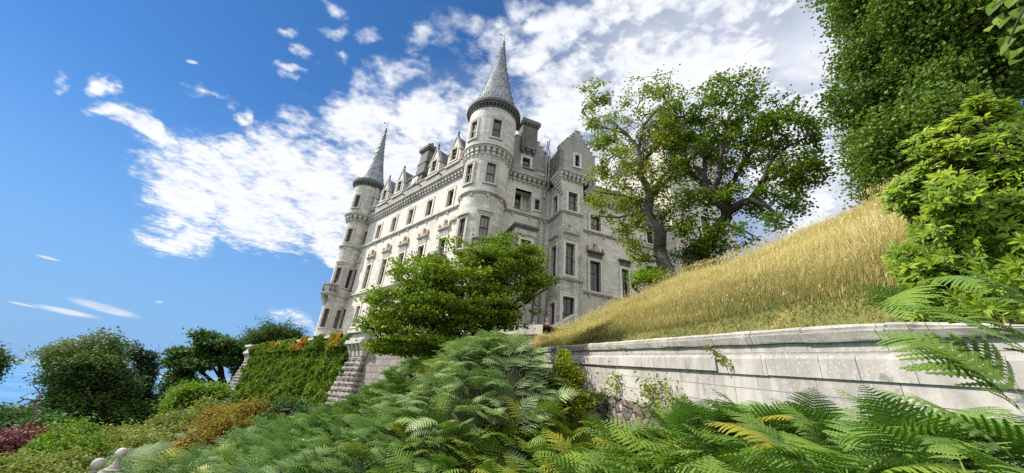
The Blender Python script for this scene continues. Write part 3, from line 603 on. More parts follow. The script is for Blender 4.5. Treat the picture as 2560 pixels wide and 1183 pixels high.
tl,PT1=tower(LC,1.2,1.24,1.62,190,(6.2,16.4,19.85,20.35,24.2,24.95),
    [(0,21.0,22.6,.3),(0,16.75,18.4,.3),(0,11.7,13.7,.3),(0,7.3,9.2,.3),(-60,7.3,9.2,.25),(-62,11.6,13.7,.25)],'farther, slimmer round tower at the seaward end')
spire(LC,[(1.74,24.93),(1.5,25.5),(1.2,26.6),(.86,28.2),(.55,30.0),(.3,31.8),(.17,32.9),(.1,34.0)],'spire',tl,sc_w=.5)
mb=MB(); mb.lathe(LC,[(1.75,4.0),(1.7,4.6),(1.45,5.3),(1.25,6.0),(1.2,6.3)],32); mb.build('base_course',M['trim_stone'],tl); mb=MB(); mb.lathe(LC,[(1.2,10.5),(1.33,10.6),(1.33,10.78),(1.2,10.85)],32); mb.build('string_course',M['trim_stone'],tl)
P=PT1; mb=MB(); mb.box(P,-.55,.55,14.3,14.46,-.02,.2,ns=6); mb.box(P,-.48,.48,14.1,14.3,-.02,.1,ns=6); mb.build('hood_mould',M['trim_stone'],tl)
def balcony(parent,P,s,z,hw,dp,m='trim_stone'):
    mb=MB(); pts=[(-hw,0),(-hw,dp*.55),(-hw*.55,dp),(hw*.55,dp),(hw,dp*.55),(hw,0)]
    base=P(s,0,0); n=P(s,0,1)-base; n/=np.linalg.norm(n); u=np.cross(ZZ,n); 
    W=lambda x,y,zz: base-n*.15+u*x+n*(y+.15)+ZZ*zz
    for z0,z1,k in ((z-.22,z-.08,1.0),(z-.08,z+.06,1.12),(z+.86,z+1.0,1.06)):
        V=[W(x*k,y*k,z0) for x,y in pts]+[W(x*k,y*k,z1) for x,y in pts]; nn=6
        mb.add(V,[(i,(i+1)%nn,nn+(i+1)%nn,nn+i) for i in range(nn)]+[(0,1,4,5),(1,2,3,4),(6,7,10,11),(7,8,9,10)])
    for (x0,y0),(x1,y1) in zip(pts[:-1],pts[1:]):
        Lg=math.hypot(x1-x0,y1-y0); k=max(2,int(Lg/.2))
        for i in range(k+1):
            f=i/k; x,y=x0+(x1-x0)*f,y0+(y1-y0)*f; w=.06 if i in(0,k) else .035
            mb.tube([W(x,y,z+.06),W(x+.03,y,z+.45),W(x,y,z+.86)],[w,w*1.7,w],6)
        for i in range(k):
            f=(i+.5)/k; x,y=x0+(x1-x0)*f,y0+(y1-y0)*f
            mb.tube([W(x-(x1-x0)/k*.5,y-(y1-y0)/k*.5,z+.25),W(x,y,z+.47),W(x+(x1-x0)/k*.5,y+(y1-y0)/k*.5,z+.72)],.03,5)
    for i in (1,2,3,4):
        x,y=pts[i]; mb.tube([W(x,y,z+1.0),W(x,y,z+1.1),W(x,y,z+1.16),W(x,y,z+1.24)],[.05,.05,.10,.01],6)
    for sg in (-.6,.6):
        mb.prism(lambda a,b,c: W(sg*hw+c,a,b),[(-.1,z-.22),(dp*.85,z-.22),(dp*.75,z-.5),(dp*.35,z-.75),(-.1,z-1.25)],-.12,.12)
    return mb.build('balcony',M[m],parent)
balcony(tl,cyl(LC,1.2,198),0,10.75,.78,.75)
balcony(tm,PM1,0,11.3,.75,.7,'weathered_ashlar'); balcony(castle,PL,3.1,11.15,.8,.75,'weathered_ashlar')
for P_,s in ((PL,1.9),):                                   # little curved hood by the tower
    mb=MB(); mb.prism(P_,[(s-.35,15.1),(s+.35,15.1),(s+.3,15.35),(s,15.5),(s-.3,15.35)],-.02,.25); mb.build('hood_mould',M['trim_stone'],castle)
for s in (17.3,14.2,11.0,8.0,4.7): 
    mb=MB(); mb.tube([PL(s,20.6,.36),PL(s,20.62,.62),PL(s,20.5,.8)],[.08,.07,.05],6); mb.build('water_spout',M['dark_trim'],castle)
# ---- square keep behind the trees
KC=OC+uR*23.2-nR*2.0; kh=4.1
Pk=frame(KC+nR*kh,uR,nR); Pk2=frame(KC-uR*kh,nR,-uR); Pk3=frame(KC+uR*kh,nR,uR)
mb=MB(); wall(mb,Pk,-kh,kh,4,28.6,[(-.6,.6,24.2,26.6),(-.6,.6,18,20.4)],.3); wall(mb,Pk2,-kh,kh,4,28.6,[],.3); wall(mb,Pk3,-kh,kh,4,28.6,[],.3)
kp=mb.build('keep',M['tower_ashlar'],castle); kp['label']='square tower with a steep hipped roof, half hidden by the windswept trees'
window(kp,Pk,-.6,.6,24.2,26.6,'cross',one=True); window(kp,Pk,-.6,.6,18,20.4,'cross',one=True)
for P_ in (Pk,Pk2,Pk3): corbels(P_,-kh,kh,28.0,parent=kp,step=.6)
mb=MB(); 
ev=[Pk(-kh-.4,28.85,.4),Pk(kh+.4,28.85,.4),Pk3(-kh-.4,28.85,.4),Pk2(-kh-.4,28.85,.4)]
t0=KC+ZZ*38.2; ta=[t0-uR*.7+nR*.5,t0+uR*.7+nR*.5,t0+uR*.7-nR*.5,t0-uR*.7-nR*.5]
mb.add(ev+ta,[(0,1,5,4),(1,2,6,5),(2,3,7,6),(3,0,4,7),(4,5,6,7)]); mb.build('roof',M['slate'],kp)
# ------------------------------------------------------------------ ground, sea, terraces
def sm(x,a,b): t=np.clip((np.asarray(x,float)-a)/(b-a),0,1); return t*t*(3-2*t)
WU=np.array([math.sin(rad(-10)),math.cos(rad(-10)),0]); WN=np.array([-WU[1],WU[0],0]); WF=-WN*5.0     # garden wall: runs along az -10, 5 m to the right, face towards -x
def PW(s,z,d): return WF+WU*s+WN*d+ZZ*(z+.1*s)
def hgt(x,y):
    x=np.asarray(x,float); y=np.asarray(y,float)
    xw=5.08-.176*y; lat=.03+.14*sm(y,1.5,9)+.075*sm(y,14,26)
    z=.1*np.clip(y,-4,46)+.1+lat*np.clip(x-xw,-60,2)+.12*np.sin(x*.9+y*.4)*sm(np.hypot(x,y),3,9)
    z=z-.6*sm(np.hypot(x,y),2.2,4.5)*sm(x,2.5,-1.0)*(1-sm(np.hypot(x,y),8,12))
    z=z+1.08*sm(x,.9,3.0)*sm(y,-.5,1.)*(1-sm(y,4.6,7.6))
    z=z*(1-sm(y,60,110))+(-1.5)*sm(y,60,110)
    far=sm(-x,46,72); z=z*(1-far)+(-17.0)*far
    return z
gx=np.concatenate([np.linspace(-420,-90,12),np.linspace(-84,-22,32),np.linspace(-21,24,91),np.linspace(26,60,12),np.linspace(80,600,10)]); gy=np.concatenate([np.linspace(-120,-12,8),np.linspace(-10,42,105),np.linspace(44,120,34),np.linspace(140,700,12)])
X,Y=np.meshgrid(gx,gy,indexing='ij'); mb=MB(); mb.grid(np.stack([X,Y,hgt(X,Y)],-1)); 
def soilmat():
    m,t,out=mat('ground_soil'); g=nd(t,'ShaderNodeNewGeometry').outputs['Position']
    p=nd(t,'ShaderNodeBsdfPrincipled'); t.links.new(ramp(t,tnoise(t,g,.8,8,.65),[(.3,(.022,.03,.009)),(.5,(.04,.055,.014)),(.7,(.06,.045,.02))]),p.inputs['Base Color']); p.inputs['Roughness'].default_value=.95; t.links.new(p.outputs[0],out.inputs[0])
soilmat()
mb.build('ground',M['ground_soil'],smooth=True)['kind']='structure'
def seamat():
    m,t,out=mat('sea_water'); g=nd(t,'ShaderNodeNewGeometry').outputs['Position']
    p=nd(t,'ShaderNodeBsdfPrincipled'); n=tnoise(t,g,.012,3,.5,scl=(.25,1,1)); w=tnoise(t,g,.35,6,.6,scl=(1,.6,1))
    t.links.new(mixc(t,sstep(t,n,.42,.6),(.05,.17,.36),(.085,.24,.44)),p.inputs['Base Color']); p.inputs['Roughness'].default_value=.32; p.inputs['Specular IOR Level'].default_value=.35
    bp=nd(t,'ShaderNodeBump'); bp.inputs['Strength'].default_value=.5; bp.inputs['Distance'].default_value=1.; t.links.new(w,bp.inputs['Height']); t.links.new(bp.outputs[0],p.inputs['Normal']); t.links.new(p.outputs[0],out.inputs[0])
seamat()
mb=MB(); r=np.concatenate([[60],np.geomspace(100,42000,40)]); th=np.radians(np.linspace(-140,60,81))
mb.grid(np.stack([np.outer(r,np.sin(th)),np.outer(r,np.cos(th)),np.full((41,81),-14.0)],-1)); mb.build('sea',M['sea_water'])['kind']='structure'
mb=MB()                                                   # low far shore
for a0,a1,d,h in ((-41.0,-37.5,3300,16),(-60,-47,15500,95),(-40,-25,9000,60)):
    A=np.radians(np.linspace(a0,a1,40)); e=np.sin(np.linspace(0,np.pi,40))**.6*(.7+.3*np.sin(np.linspace(0,17,40)))
    G=np.zeros((40,4,3))
    for k,(dd,hh) in enumerate(((0,0),(d*.004,.5),(d*.02,1.),(d*.08,.0))):
        G[:,k,0]=np.sin(A)*(d+dd); G[:,k,1]=np.cos(A)*(d+dd); G[:,k,2]=-14+h*hh*e
    mb.grid(G)
mb.build('far_shore',plain('far_shore',(.20,.22,.22),rough=.9,scale=.01))['kind']='structure'
# paved terrace round the castle
A_=np.array([-31.5,37.0,5.0]);
mb=MB(); pl=[PL(31,4.75,3.6),PL(3.4,4.75,3.6)+0*ZZ,np.array([-3.5,21.6,5.2]),np.array([1.9,19.2,5.6]),np.array([5.5,22.2,5.75]),PR(9,5.75,1.0),PR(2,5.6,0.3),PL(1,4.9,.2),PL(31,4.9,.2)]
mb.add(pl,[(0,1,7,8),(1,2,6,7),(2,3,4,5),(2,5,6,6)][:3],[(2,5,6)]); mb.build('terrace',M['gravel'])['kind']='structure'
# ------------------------------------------------------------------ rock-faced bastion
bast=empty('bastion_wall',PL(14,-1,4),'rock-faced bastion wall with battered stone piers below the castle terrace','wall')
PBa=lambda s,z,d: PL(s,z,4.0+d)
BS0,BS1=3.2,31.5
def hb(s): p=PL(s,0,4.); return float(hgt(p[0],p[1]))
mb=MB(); n=24; G=[];Z=[]
for i in range(n+1):
    s=BS0+(BS1-BS0)*i/n; r=[];zz=[]
    for k in range(7): f=k/6; z=-2.2+(4.6+2.2)*f; r.append(PBa(s,z,.9*(1-f))); zz.append((s,z,0))
    G.append(r); Z.append(zz)
mb.grid(G,sz=Z); mb.build('wall_face',M['rock_face'],bast)
# return face from the near pier towards the garden wall
def poly_wall(name,pts,z0,z1,m,parent,batter=0.,th=.4):
    mb=MB(); 
    for (a,b) in zip(pts[:-1],pts[1:]):
        a=np.array([*a,0.]);b=np.array([*b,0.]); u=(b-a); L=np.linalg.norm(u); u/=L; n=np.array([u[1],-u[0],0])
        P=frame(a,u,n); mb.grid([[P(0,z0,batter),P(0,z1,0),P(0,z1,-th)],[P(L,z0,batter),P(L,z1,0),P(L,z1,-th)]],sz=[[(0,z0,0),(0,z1,0),(0,z1+th,0)],[(L,z0,0),(L,z1,0),(L,z1+th,0)]])
    return mb.build(name,M[m],parent)
e0=PBa(BS0,0,0); poly_wall('wall_face',[(e0[0],e0[1]),(-3.2,21.2),(1.95,18.6)],-1.0,4.95,'rock_face',bast,.5)
def pier(s,w,d,zb,zt,flip=1):
    mb=MB(); rows=int((zt-zb)/.31); rs=np.random.default_rng(int(s*10))
    for i in range(rows):
        z0=zb+(zt-zb)*i/rows; z1=zb+(zt-zb)*(i+1)/rows-.03; f=1-(i+.5)/rows; ex=1.45*f
        a,b=s-w/2-ex,s+w/2+ex; dd=d+.9*f+.25*f
        nx=max(3,int((b-a)/.55)); cuts=np.linspace(a,b,nx+1)+np.r_[0,rs.uniform(-.14,.14,nx-1),0]
        for j in range(nx):
            x0,x1=cuts[j]+.015,cuts[j+1]-.015; pr=rs.uniform(.05,.16)
            V=[]; Z=[]
            U=np.linspace(x0,x1,4); H=np.linspace(z0,z1,4); G=np.zeros((4,4,3)); Zg=np.zeros((4,4,3))
            for p_ in range(4):
                for q in range(4):
                    edge=(p_ in(0,3)) or (q in(0,3)); G[p_,q]=PBa(U[p_],H[q],dd+(0 if edge else pr+rs.uniform(-.06,.05))); Zg[p_,q]=(U[p_],H[q],0)
            mb.grid(G,sz=Zg,v=rs.random())
        for x,sg in ((a,-1),(b,1)):                         # pier cheeks
            ny=3; ys=np.linspace(-.3,dd,ny+1)
            for j in range(ny):
                pr=rs.uniform(.04,.13); G=np.zeros((3,3,3)); Zg=np.zeros((3,3,3))
                for p_ in range(3):
                    for q in range(3): G[p_,q]=PBa(x+sg*(pr if (p_==1 and q==1) else 0),z0+(z1-z0)*q/2,ys[j]+.01+(ys[j+1]-ys[j]-.02)*p_/2); Zg[p_,q]=(j,z0,0)
                mb.grid(G,sz=Zg,v=rs.random())
        mb.box(PBa,a+.06,b-.06,z0,z1+.03,-.3,dd-.05)
    return mb.build('pier',M['rock_face'],bast)
pier(4.3,1.9,.35,-1.6,3.75); pier(30.6,1.7,.35,-2.2,4.1)
mb=MB(); mb.box(PBa,BS0-.3,BS1+.2,4.5,4.75,-.5,.30); mb.box(PBa,BS0-.3,BS1+.2,4.75,5.25,-.4,.12); mb.box(PBa,BS0-.4,BS1+.3,5.25,5.45,-.5,.28)
for s,r in ():                          # rounded look-outs over the piers
    c=PBa(s,0,-.1); mb.lathe(c,[(r*.55,3.7),(r*.8,4.1),(r*.98,4.5),(r,4.55),(r*.93,4.7),(r*.93,5.25),(r*1.04,5.3),(r*1.04,5.5),(r*.8,5.52),(r*.8,5.0)],28)
    for k in range(14):
        th=2*np.pi*k/14; u=np.array([math.cos(th),math.sin(th),0]); q=np.array([-u[1],u[0],0]); mb.prism(frame(c+u*r*.55,q,u),[(-.12,3.75),(.12,3.75),(.14,4.5),(-.14,4.5)],0,r*.42)
for s in (4.3,30.5):                                          # corbelled head of each pier
    for k in range(4): x=s-.84+.56*k; mb.prism(lambda a,z,d,x=x: PBa(x+d,z,a),[(-.1,3.75),(.42,3.75),(.5,4.1),(.72,4.5),(-.1,4.5)],-.17,.17)
    mb.box(PBa,s-1.2,s+1.2,4.52,4.76,-.4,.78); mb.box(PBa,s-1.1,s+1.1,4.76,5.24,-.3,.62); mb.box(PBa,s-1.25,s+1.25,5.24,5.46,-.4,.82)
mb.build('parapet',M['trim_stone'],bast)
poly_wall('parapet',[(e0[0],e0[1]),(-3.2,21.15),(1.95,18.55)],4.95,5.45,'trim_stone',bast,.05)
# ------------------------------------------------------------------ garden wall on the right
gw=empty('garden_wall',PW(7,0,0),'long pale ashlar garden wall with moulded coping under the grass bank','wall')
SN,SF=-3.5,17.2
mb=MB(); wall(mb,PW,SN,SF,.4,2.302,[],.3)
mb.quad(PW(SF,.2,0),PW(SF,2.5,0),PW(SF,2.5,-2),PW(SF,.2,-2),sz=[(0,.2,0),(0,2.5,0),(2,2.5,0),(2,.2,0)])
mb.build('wall_face',M['garden_ashlar'],gw)
mb=MB(); cuts=[SN]; rs=np.random.default_rng(3)                                      # projecting ledge course, stone by stone
while cuts[-1]<SF: cuts.append(cuts[-1]+rs.uniform(.9,1.7))
brk=min(cuts,key=lambda c:abs(c-6.55))
for a,b in zip(cuts[:-1],cuts[1:]):
    b=min(b,SF)-.006; far=a>=brk-.01; pr=.075 if far else .035; z0,z1,z2=(1.865,2.085,2.135) if far else (1.845,2.085,2.14)
    j=rs.uniform(-.006,.006); pr+=rs.uniform(-.006,.006)
    V=[PW(s,z+j,d) for s in (a,b) for z,d in ((z0,0.0),(z0,pr),(z1,pr),(z2,.012))]; Zs=[(s,z,0) for s in (a,b) for z in (z0,z0+.01,z1,z2)]
    mb.add(V,[(0,1,5,4),(1,2,6,5),(2,3,7,6),(0,1,2,3),(4,5,6,7)],sz=[(x+a*3,z*.2,0) for x,z,_ in Zs])
mb.build('ledge',M['garden_ashlar'],gw)
mb=MB(); cuts=[SN]; 
while cuts[-1]<SF: cuts.append(cuts[-1]+rs.uniform(.8,1.15))
prof=[(2.30,.0),(2.30,.06),(2.32,.07),(2.41,.105),(2.43,.105),(2.435,.06),(2.47,.075),(2.50,.06),(2.515,.01),(2.515,-.28)]
for a,b in zip(cuts[:-1],cuts[1:]):
    b=min(b,SF)-.008; j=rs.uniform(-.007,.007); jd=rs.uniform(-.006,.006)
    dd=0 if a>2.4 else -.0
    ss=np.linspace(a,b,5); thin=lambda s,z: 2.30+(z-2.30)*(1-.6*float(sm(-s,-3.7,-1.9)))-.05*float(sm(-s,-2.5,-1.)); G=[[PW(s,thin(s,z)+j+.004*math.sin(s*5+z*40),d+jd+dd+.004*math.sin(s*9+z*17)) for z,d in prof] for s in ss]; Z=[[(s,z*.3,0) for z,d in prof] for s in ss]
    mb.grid(G,sz=Z)
    for s in (a,b): mb.add([PW(s,thin(s,z)+j,d+jd) for z,d in prof],None,[(0,i,i+1) for i in range(1,len(prof)-1)])
mb.build('coping',M['garden_ashlar'],gw)
mb=MB(); ss=np.linspace(2.5,SF,150); zz=np.linspace(-.7,1.06,18); rs=np.random.default_rng(11)                   # rough footing
cell=rs.uniform(-.1,.12,(60,9)); G=np.zeros((150,18,3)); Z=np.zeros((150,18,3))
for i,s in enumerate(ss):
    for k,z in enumerate(zz):
        a=int((s-2.5)/.30+(0.5*(int(z/.24)%2))); b=int((z+.7)/.24); fx=((s-2.5)/.30+.5*(int(z/.24)%2))%1; fz=((z+.7)/.24)%1
        d=.05+cell[a%60,b%9]*min(1,4*min(fx,1-fx,fz,1-fz)+.1)+rs.uniform(-.02,.02)+.10*(1-f if False else max(0,(.9-z))*.25)
        G[i,k]=PW(s,z,d); Z[i,k]=(s,z,0)
mb.grid(G,sz=Z); mb.build('footing',M['rubble'],gw)
# ------------------------------------------------------------------ grass bank above the wall
ridge_px=[(1330,872,18.0),(1345,868,18.5),(1400,838,20.2),(1450,812,21.0),(1505,783,20.4),(1560,752,19.6),(1700,688,17.6),(1830,655,16.6),(1960,597,15.4),(2110,540,14.6),(2250,472,13.9),(2420,430,13.3),(2640,400,13.0),(2900,400,13.0)]
wall_s=[17.1,17.0,16.2,14.5,12.8,11.2,8.6,6.9,5.4,3.9,2.4,.8,-1.,-3.]
RP=np.array([at(x,y,D)-ZZ*(.22 if x>1420 else .05) for x,y,D in ridge_px]); BP=np.array([PW(s,2.45,-.22) for s in wall_s])
tt=np.linspace(0,len(RP)-1,90); RPs=np.stack([np.interp(tt,range(len(RP)),RP[:,k]) for k in range(3)],-1); BPs=np.stack([np.interp(tt,range(len(RP)),BP[:,k]) for k in range(3)],-1)
for _ in range(3): RPs[1:-1]=(RPs[:-2]+2*RPs[1:-1]+RPs[2:])/4; BPs[1:-1]=(BPs[:-2]+2*BPs[1:-1]+BPs[2:])/4
ww=np.concatenate([np.linspace(0,.1,5),np.linspace(.14,1,22)])
def bank(i,w):                                               # arrays of rib position (0..89) and w (0..1)
    i=np.asarray(i,float); w=np.asarray(w,float); i0=np.clip(i.astype(int),0,88); f=(i-i0)[...,None]
    B=BPs[i0]*(1-f)+BPs[i0+1]*f; R=RPs[i0]*(1-f)+RPs[i0+1]*f
    q=np.clip((w-.09)/.91,0,1); g=1.28*q-.28*q*q; g=np.where(q<.12,q*q/.12*.62*1.0+ (g-q*q/.12*.62)*(q/.12),g)
    p=B+(R-B)*np.where(w<.09,w*.8,.072+ (w-.09)/.91*.928)[...,None]; p[...,2]=B[...,2]+(R[...,2]-B[...,2])*g+.06*np.sin(p[...,0]*2.1+p[...,1]*1.3)*np.clip(w*3,0,1)*np.clip((1-w)*6,0,1)
    return p
I,Wg=np.meshgrid(np.arange(90),ww,indexing='ij'); G=bank(I,Wg)
out=np.array([np.cross(ZZ,(RPs[min(i+1,89)]-RPs[max(i-1,0)]))*1.0 for i in range(90)]); out/=np.linalg.norm(out,axis=1)[:,None]; sgn=np.sign(((RPs-BPs)*out).sum(1))[:,None]; out*=sgn
ext=[RPs+out*d+ZZ*z for d,z in ((.5,.12),(1.2,.12),(3,-.1),(6,-.9))]
G=np.concatenate([G]+[e[:,None] for e in ext],1)
def bankmat():
    m,t,o_=mat('bank_turf'); g=nd(t,'ShaderNodeNewGeometry').outputs['Position']; p=nd(t,'ShaderNodeBsdfPrincipled')
    t.links.new(ramp(t,tnoise(t,g,1.3,8,.7),[(.3,(.065,.09,.018)),(.5,(.13,.13,.03)),(.7,(.25,.195,.06))]),p.inputs['Base Color']); p.inputs['Roughness'].default_value=.95; t.links.new(p.outputs[0],o_.inputs[0])
bankmat(); mb=MB(); mb.grid(G); mb.build('grass_bank',M['bank_turf'],smooth=True)['kind']='structure'
# level lawn beyond the crest
mb=MB(); mb.add([(9,9,6.6),(60,-10,6.6),(80,60,6.6),PR(27,5.6,2.5),PR(9,5.6,2.5),(7.5,19,6.2)],[(0,1,2,3),(0,3,4,5)]); mb.build('upper_lawn',M['bank_turf'])['kind']='structure'
# ------------------------------------------------------------------ plant helpers
def unit(v): return v/(np.linalg.norm(v,axis=-1,keepdims=True)+1e-9)
def add_leaves(mb,C,size,up=.6,droop=0.,asp=.5,tint=None,fold=.25,dirs=None,spread=1.,m=0,out=None):
    n=len(C); 
    if n==0: return
    d=rng.normal(size=(n,3))*np.array([1,1,.5]); 
    if dirs is not None: d=d*spread+dirs
    d[:,2]-=droop; d=unit(d)
    nn=rng.normal(size=(n,3))*(1-up)+np.array([0,0,up])
    if out is not None: nn=nn+out
    s=unit(np.cross(d,nn)); nn=np.cross(s,d)
    L=size*rng.uniform(.65,1.3,n)[:,None]; w=L*asp
    a=C-d*L*.5; b=C+d*L*.5; mid=C+d*L*.05
    V=np.stack([a,mid+s*w*.5+nn*fold*w*.5,b,mid-s*w*.5+nn*fold*w*.5],1)
    I=np.arange(n)*4; Q=I[:,None]+np.arange(4)[None]
    # fold along the midrib: two triangles
    T=np.concatenate([Q[:,[0,1,2]],Q[:,[0,2,3]]])
    t=np.clip(rng.normal(.5,.18,n),0,1) if tint is None else np.clip(tint,0,1)
    mb.add(V.reshape(-1,3),None,T,m=m,a=np.concatenate([t,t]))
def pxy(p):
    v=p-EYEP; return np.array([CX+FOC*(v@cR)/(v@cF),CY-FOC*(v@cU)/(v@cF)])
def blob_pts(blobs,n,shell=.55,lump=16):
    """blobs: (px,py,distance,rx px,ry px,depth m). Points through the volume, denser near the outside."""
    out=[]; vol=np.array([b[3]*b[4]*b[5]**.5 for b in blobs],float); vol/=vol.sum()
    for b,f in zip(blobs,vol):
        k=max(3,int(n*f)); x,y,D,rx,ry,dz=b; c=at(x,y,D); mp=mpp(x,y,D); h=ray(x,y); h=np.array([h[0],h[1],0]); h/=np.linalg.norm(h); r=np.array([h[1],-h[0],0])
        K=max(5,k//lump); sc_=unit(rng.normal(size=(K,3)))*np.where(rng.random(K)<.75,rng.uniform(.6,1.02,K),rng.random(K)**.5*.6)[:,None]; sr=rng.uniform(.24,.5,K)
        w_=rng.integers(0,K,k); u=unit(rng.normal(size=(k,3)))*(np.where(rng.random(k)<shell,rng.uniform(.7,1.,k),rng.random(k)**.45))[:,None]; u=sc_[w_]+u*sr[w_][:,None]
        
        p0=pxy(c); kx=np.linalg.norm(pxy(c+r*.1)-p0)*10; ky=np.linalg.norm(pxy(c+ZZ*.1)-p0)*10
        out.append(c+r*u[:,:1]*rx/kx+ZZ*u[:,1:2]*ry/ky+h*u[:,2:]*dz)
    return np.concatenate(out)
def frusta(mb,A,B,ra,rb,n=5):
    A=np.asarray(A);B=np.asarray(B);k=len(A)
    if k==0: return
    T=unit(B-A); up=np.where(np.abs(T[:,2:3])>.9,[[1.,0,0]],[[0,0,1.]]); X=unit(np.cross(T,up)); Y=np.cross(T,X)
    th=np.linspace(0,2*np.pi,n,endpoint=False); c,s=np.cos(th),np.sin(th)
    R=X[:,None]*c[None,:,None]+Y[:,None]*s[None,:,None]
    V=np.concatenate([A[:,None]+R*ra[:,None,None],B[:,None]+R*rb[:,None,None]],1); I=np.arange(k)[:,None,None]*2*n; j=np.arange(n)
    Q=np.stack([j,(j+1)%n,n+(j+1)%n,n+j],-1)[None]+I
    mb.add(V.reshape(-1,3),Q.reshape(-1,4))
def grow(mb,limbs,targets,step=.5,rtip=.012,wig=.12,p=.5,rise=.15):
    """limbs: list of (points, radii). Twigs grow from the nearest wood to every target."""
    N=[];PA=[];FR=[]
    for pts,rr in limbs:
        pts=np.asarray(pts,float); L=np.concatenate([[0],np.cumsum(np.linalg.norm(np.diff(pts,axis=0),axis=1))]); k=max(3,int(L[-1]/step)+1); t=np.linspace(0,L[-1],k)
        P=np.stack([np.interp(t,L,pts[:,i]) for i in range(3)],-1); R=np.interp(t,L,np.broadcast_to(rr,(len(pts),)) if np.ndim(rr)<1 else np.interp(np.linspace(0,1,len(pts)),np.linspace(0,1,len(rr)),rr))
        P[1:-1]+=rng.normal(size=(k-2,3))*np.minimum(R[1:-1,None]*.35,.06); mb.tube(P,R,8)
        par=-1 if not N else int(np.argmin(np.linalg.norm(np.array(N)-P[0],axis=1)))
        for i in range(k): N.append(P[i]); PA.append(par); FR.append(R[i]); par=len(N)-1
    nl=len(N); root=np.array(N[0]); N=np.array(N); cap=nl+len(targets)*14; NN=np.zeros((cap,3)); NN[:nl]=N; PA=np.concatenate([PA,np.zeros(cap-nl,int)]); FR=np.concatenate([FR,np.zeros(cap-nl)]); n=nl; cnt=np.zeros(cap)
    d0=np.array([np.min(np.linalg.norm(N-t,axis=1)) for t in targets]); tips=[]
    for ti in np.argsort(d0):
        t=targets[ti]; dv=t-NN[:n]; dd=np.linalg.norm(dv,axis=1); b=int(np.argmin(dd+np.maximum(0,-dv[:,2])*.6+ (np.arange(n)<2)*9)); d=dd[b]
        if n+14>=cap: break
        k=min(12,max(1,int(math.ceil(d/step)))); p0=NN[b]; pd=p0-NN[PA[b]] if PA[b]>=0 else ZZ; pd=unit(pd) if np.linalg.norm(pd)>0 else ZZ
        cpt=p0+pd*d*.3+ZZ*d*rise; par=b
        for i in range(1,k+1):
            f=i/k; q=p0*(1-f)**2+2*cpt*f*(1-f)+t*f*f+rng.normal(size=3)*wig*step*(i<k); NN[n]=q; PA[n]=par; par=n; n+=1
        tips.append(n-1)
    for t in tips:
        i=t
        while i>=nl: cnt[i]+=1; i=PA[i]
    idx=np.arange(nl,n); r=rtip*np.maximum(cnt[:n],1)**p; pr=r[PA[idx]]; par_=PA[idx]; ra=np.where(par_<nl,np.minimum(r[idx]*1.15,FR[par_]),pr)
    frusta(mb,NN[PA[idx]],NN[idx],np.minimum(ra,.14),np.minimum(r[idx],.13),5)
    return NN[tips] if tips else np.zeros((0,3))
def px_limb(pts,D,r,jit=.25):
    P=[at(x,y,D+(jit*math.sin(i*1.7+x*.05) if i else 0)) for i,(x,y) in enumerate(pts)]
    return (np.array(P),r)
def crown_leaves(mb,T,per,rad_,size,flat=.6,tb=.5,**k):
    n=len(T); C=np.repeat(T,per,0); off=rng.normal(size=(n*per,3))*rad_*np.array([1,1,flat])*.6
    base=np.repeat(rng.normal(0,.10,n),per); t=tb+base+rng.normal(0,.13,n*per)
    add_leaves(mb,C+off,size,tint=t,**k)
def tree(name,label,cat,limbs,targets,leaf,bark,per,rad_,size,group=None,step=.5,rtip=.012,flat=.6,wig=.12,extra=None,**k):
    base=limbs[0][0][0]; e=empty(name,base,label,cat,group)
    mb=MB(); tips=grow(mb,limbs,targets,step,rtip,wig); mb.build('trunk',M[bark],e,smooth=True)
    mb=MB(); crown_leaves(mb,tips,per,rad_,size,flat,**k)
    if extra is not None: crown_leaves(mb,extra,per,rad_,size,flat,**k)
    mb.build('crown',M[leaf],e); return e
def barkmat(name,a,b,moss=.0):
    m,t,o=mat(name); g=nd(t,'ShaderNodeNewGeometry').outputs['Position']; n=tnoise(t,g,7,6,.7,scl=(1,1,.25)); c=ramp(t,n,[(.35,a),(.65,b)])
    if moss: c=mixc(t,sstep(t,tnoise(t,g,1.6,4,.6),.5,.62,0,moss),c,(.05,.06,.02))
    p=nd(t,'ShaderNodeBsdfPrincipled'); t.links.new(c,p.inputs['Base Color']); p.inputs['Roughness'].default_value=.9
    bp=nd(t,'ShaderNodeBump'); bp.inputs['Strength'].default_value=.6; bp.inputs['Distance'].default_value=.04; t.links.new(n,bp.inputs['Height']); t.links.new(bp.outputs[0],p.inputs['Normal']); t.links.new(p.outputs[0],o.inputs[0])
barkmat('grey_bark',(.035,.03,.024),(.11,.10,.085),.5); barkmat('dark_bark',(.018,.014,.010),(.06,.047,.035)); barkmat('bleached_bark',(.10,.085,.07),(.19,.17,.145))
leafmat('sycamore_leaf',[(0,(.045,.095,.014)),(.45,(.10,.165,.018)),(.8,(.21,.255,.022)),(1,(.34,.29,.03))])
leafmat('layered_leaf',[(0,(.045,.095,.012)),(.45,(.12,.19,.016)),(.8,(.22,.28,.022)),(1,(.32,.33,.03))],trans=.34)
leafmat('linden_leaf',[(0,(.045,.095,.018)),(.5,(.115,.19,.03)),(.85,(.23,.29,.04)),(1,(.36,.36,.05))],trans=.30)
leafmat('deep_leaf',[(0,(0.027,0.065,0.017)),(.5,(0.057,0.122,0.027)),(1,(0.114,0.180,0.030))],trans=.22)
leafmat('olive_leaf',[(0,(.032,.070,.016)),(.5,(.062,.112,.022)),(1,(.13,.165,.035))],trans=.25)
leafmat('silver_leaf',[(0,(0.090,0.120,0.053)),(.5,(0.150,0.180,0.090)),(1,(0.240,0.255,0.150))],trans=.25)
leafmat('conifer_leaf',[(0,(0.014,0.036,0.018)),(.5,(0.029,0.061,0.029)),(1,(0.054,0.090,0.040))],trans=.08)
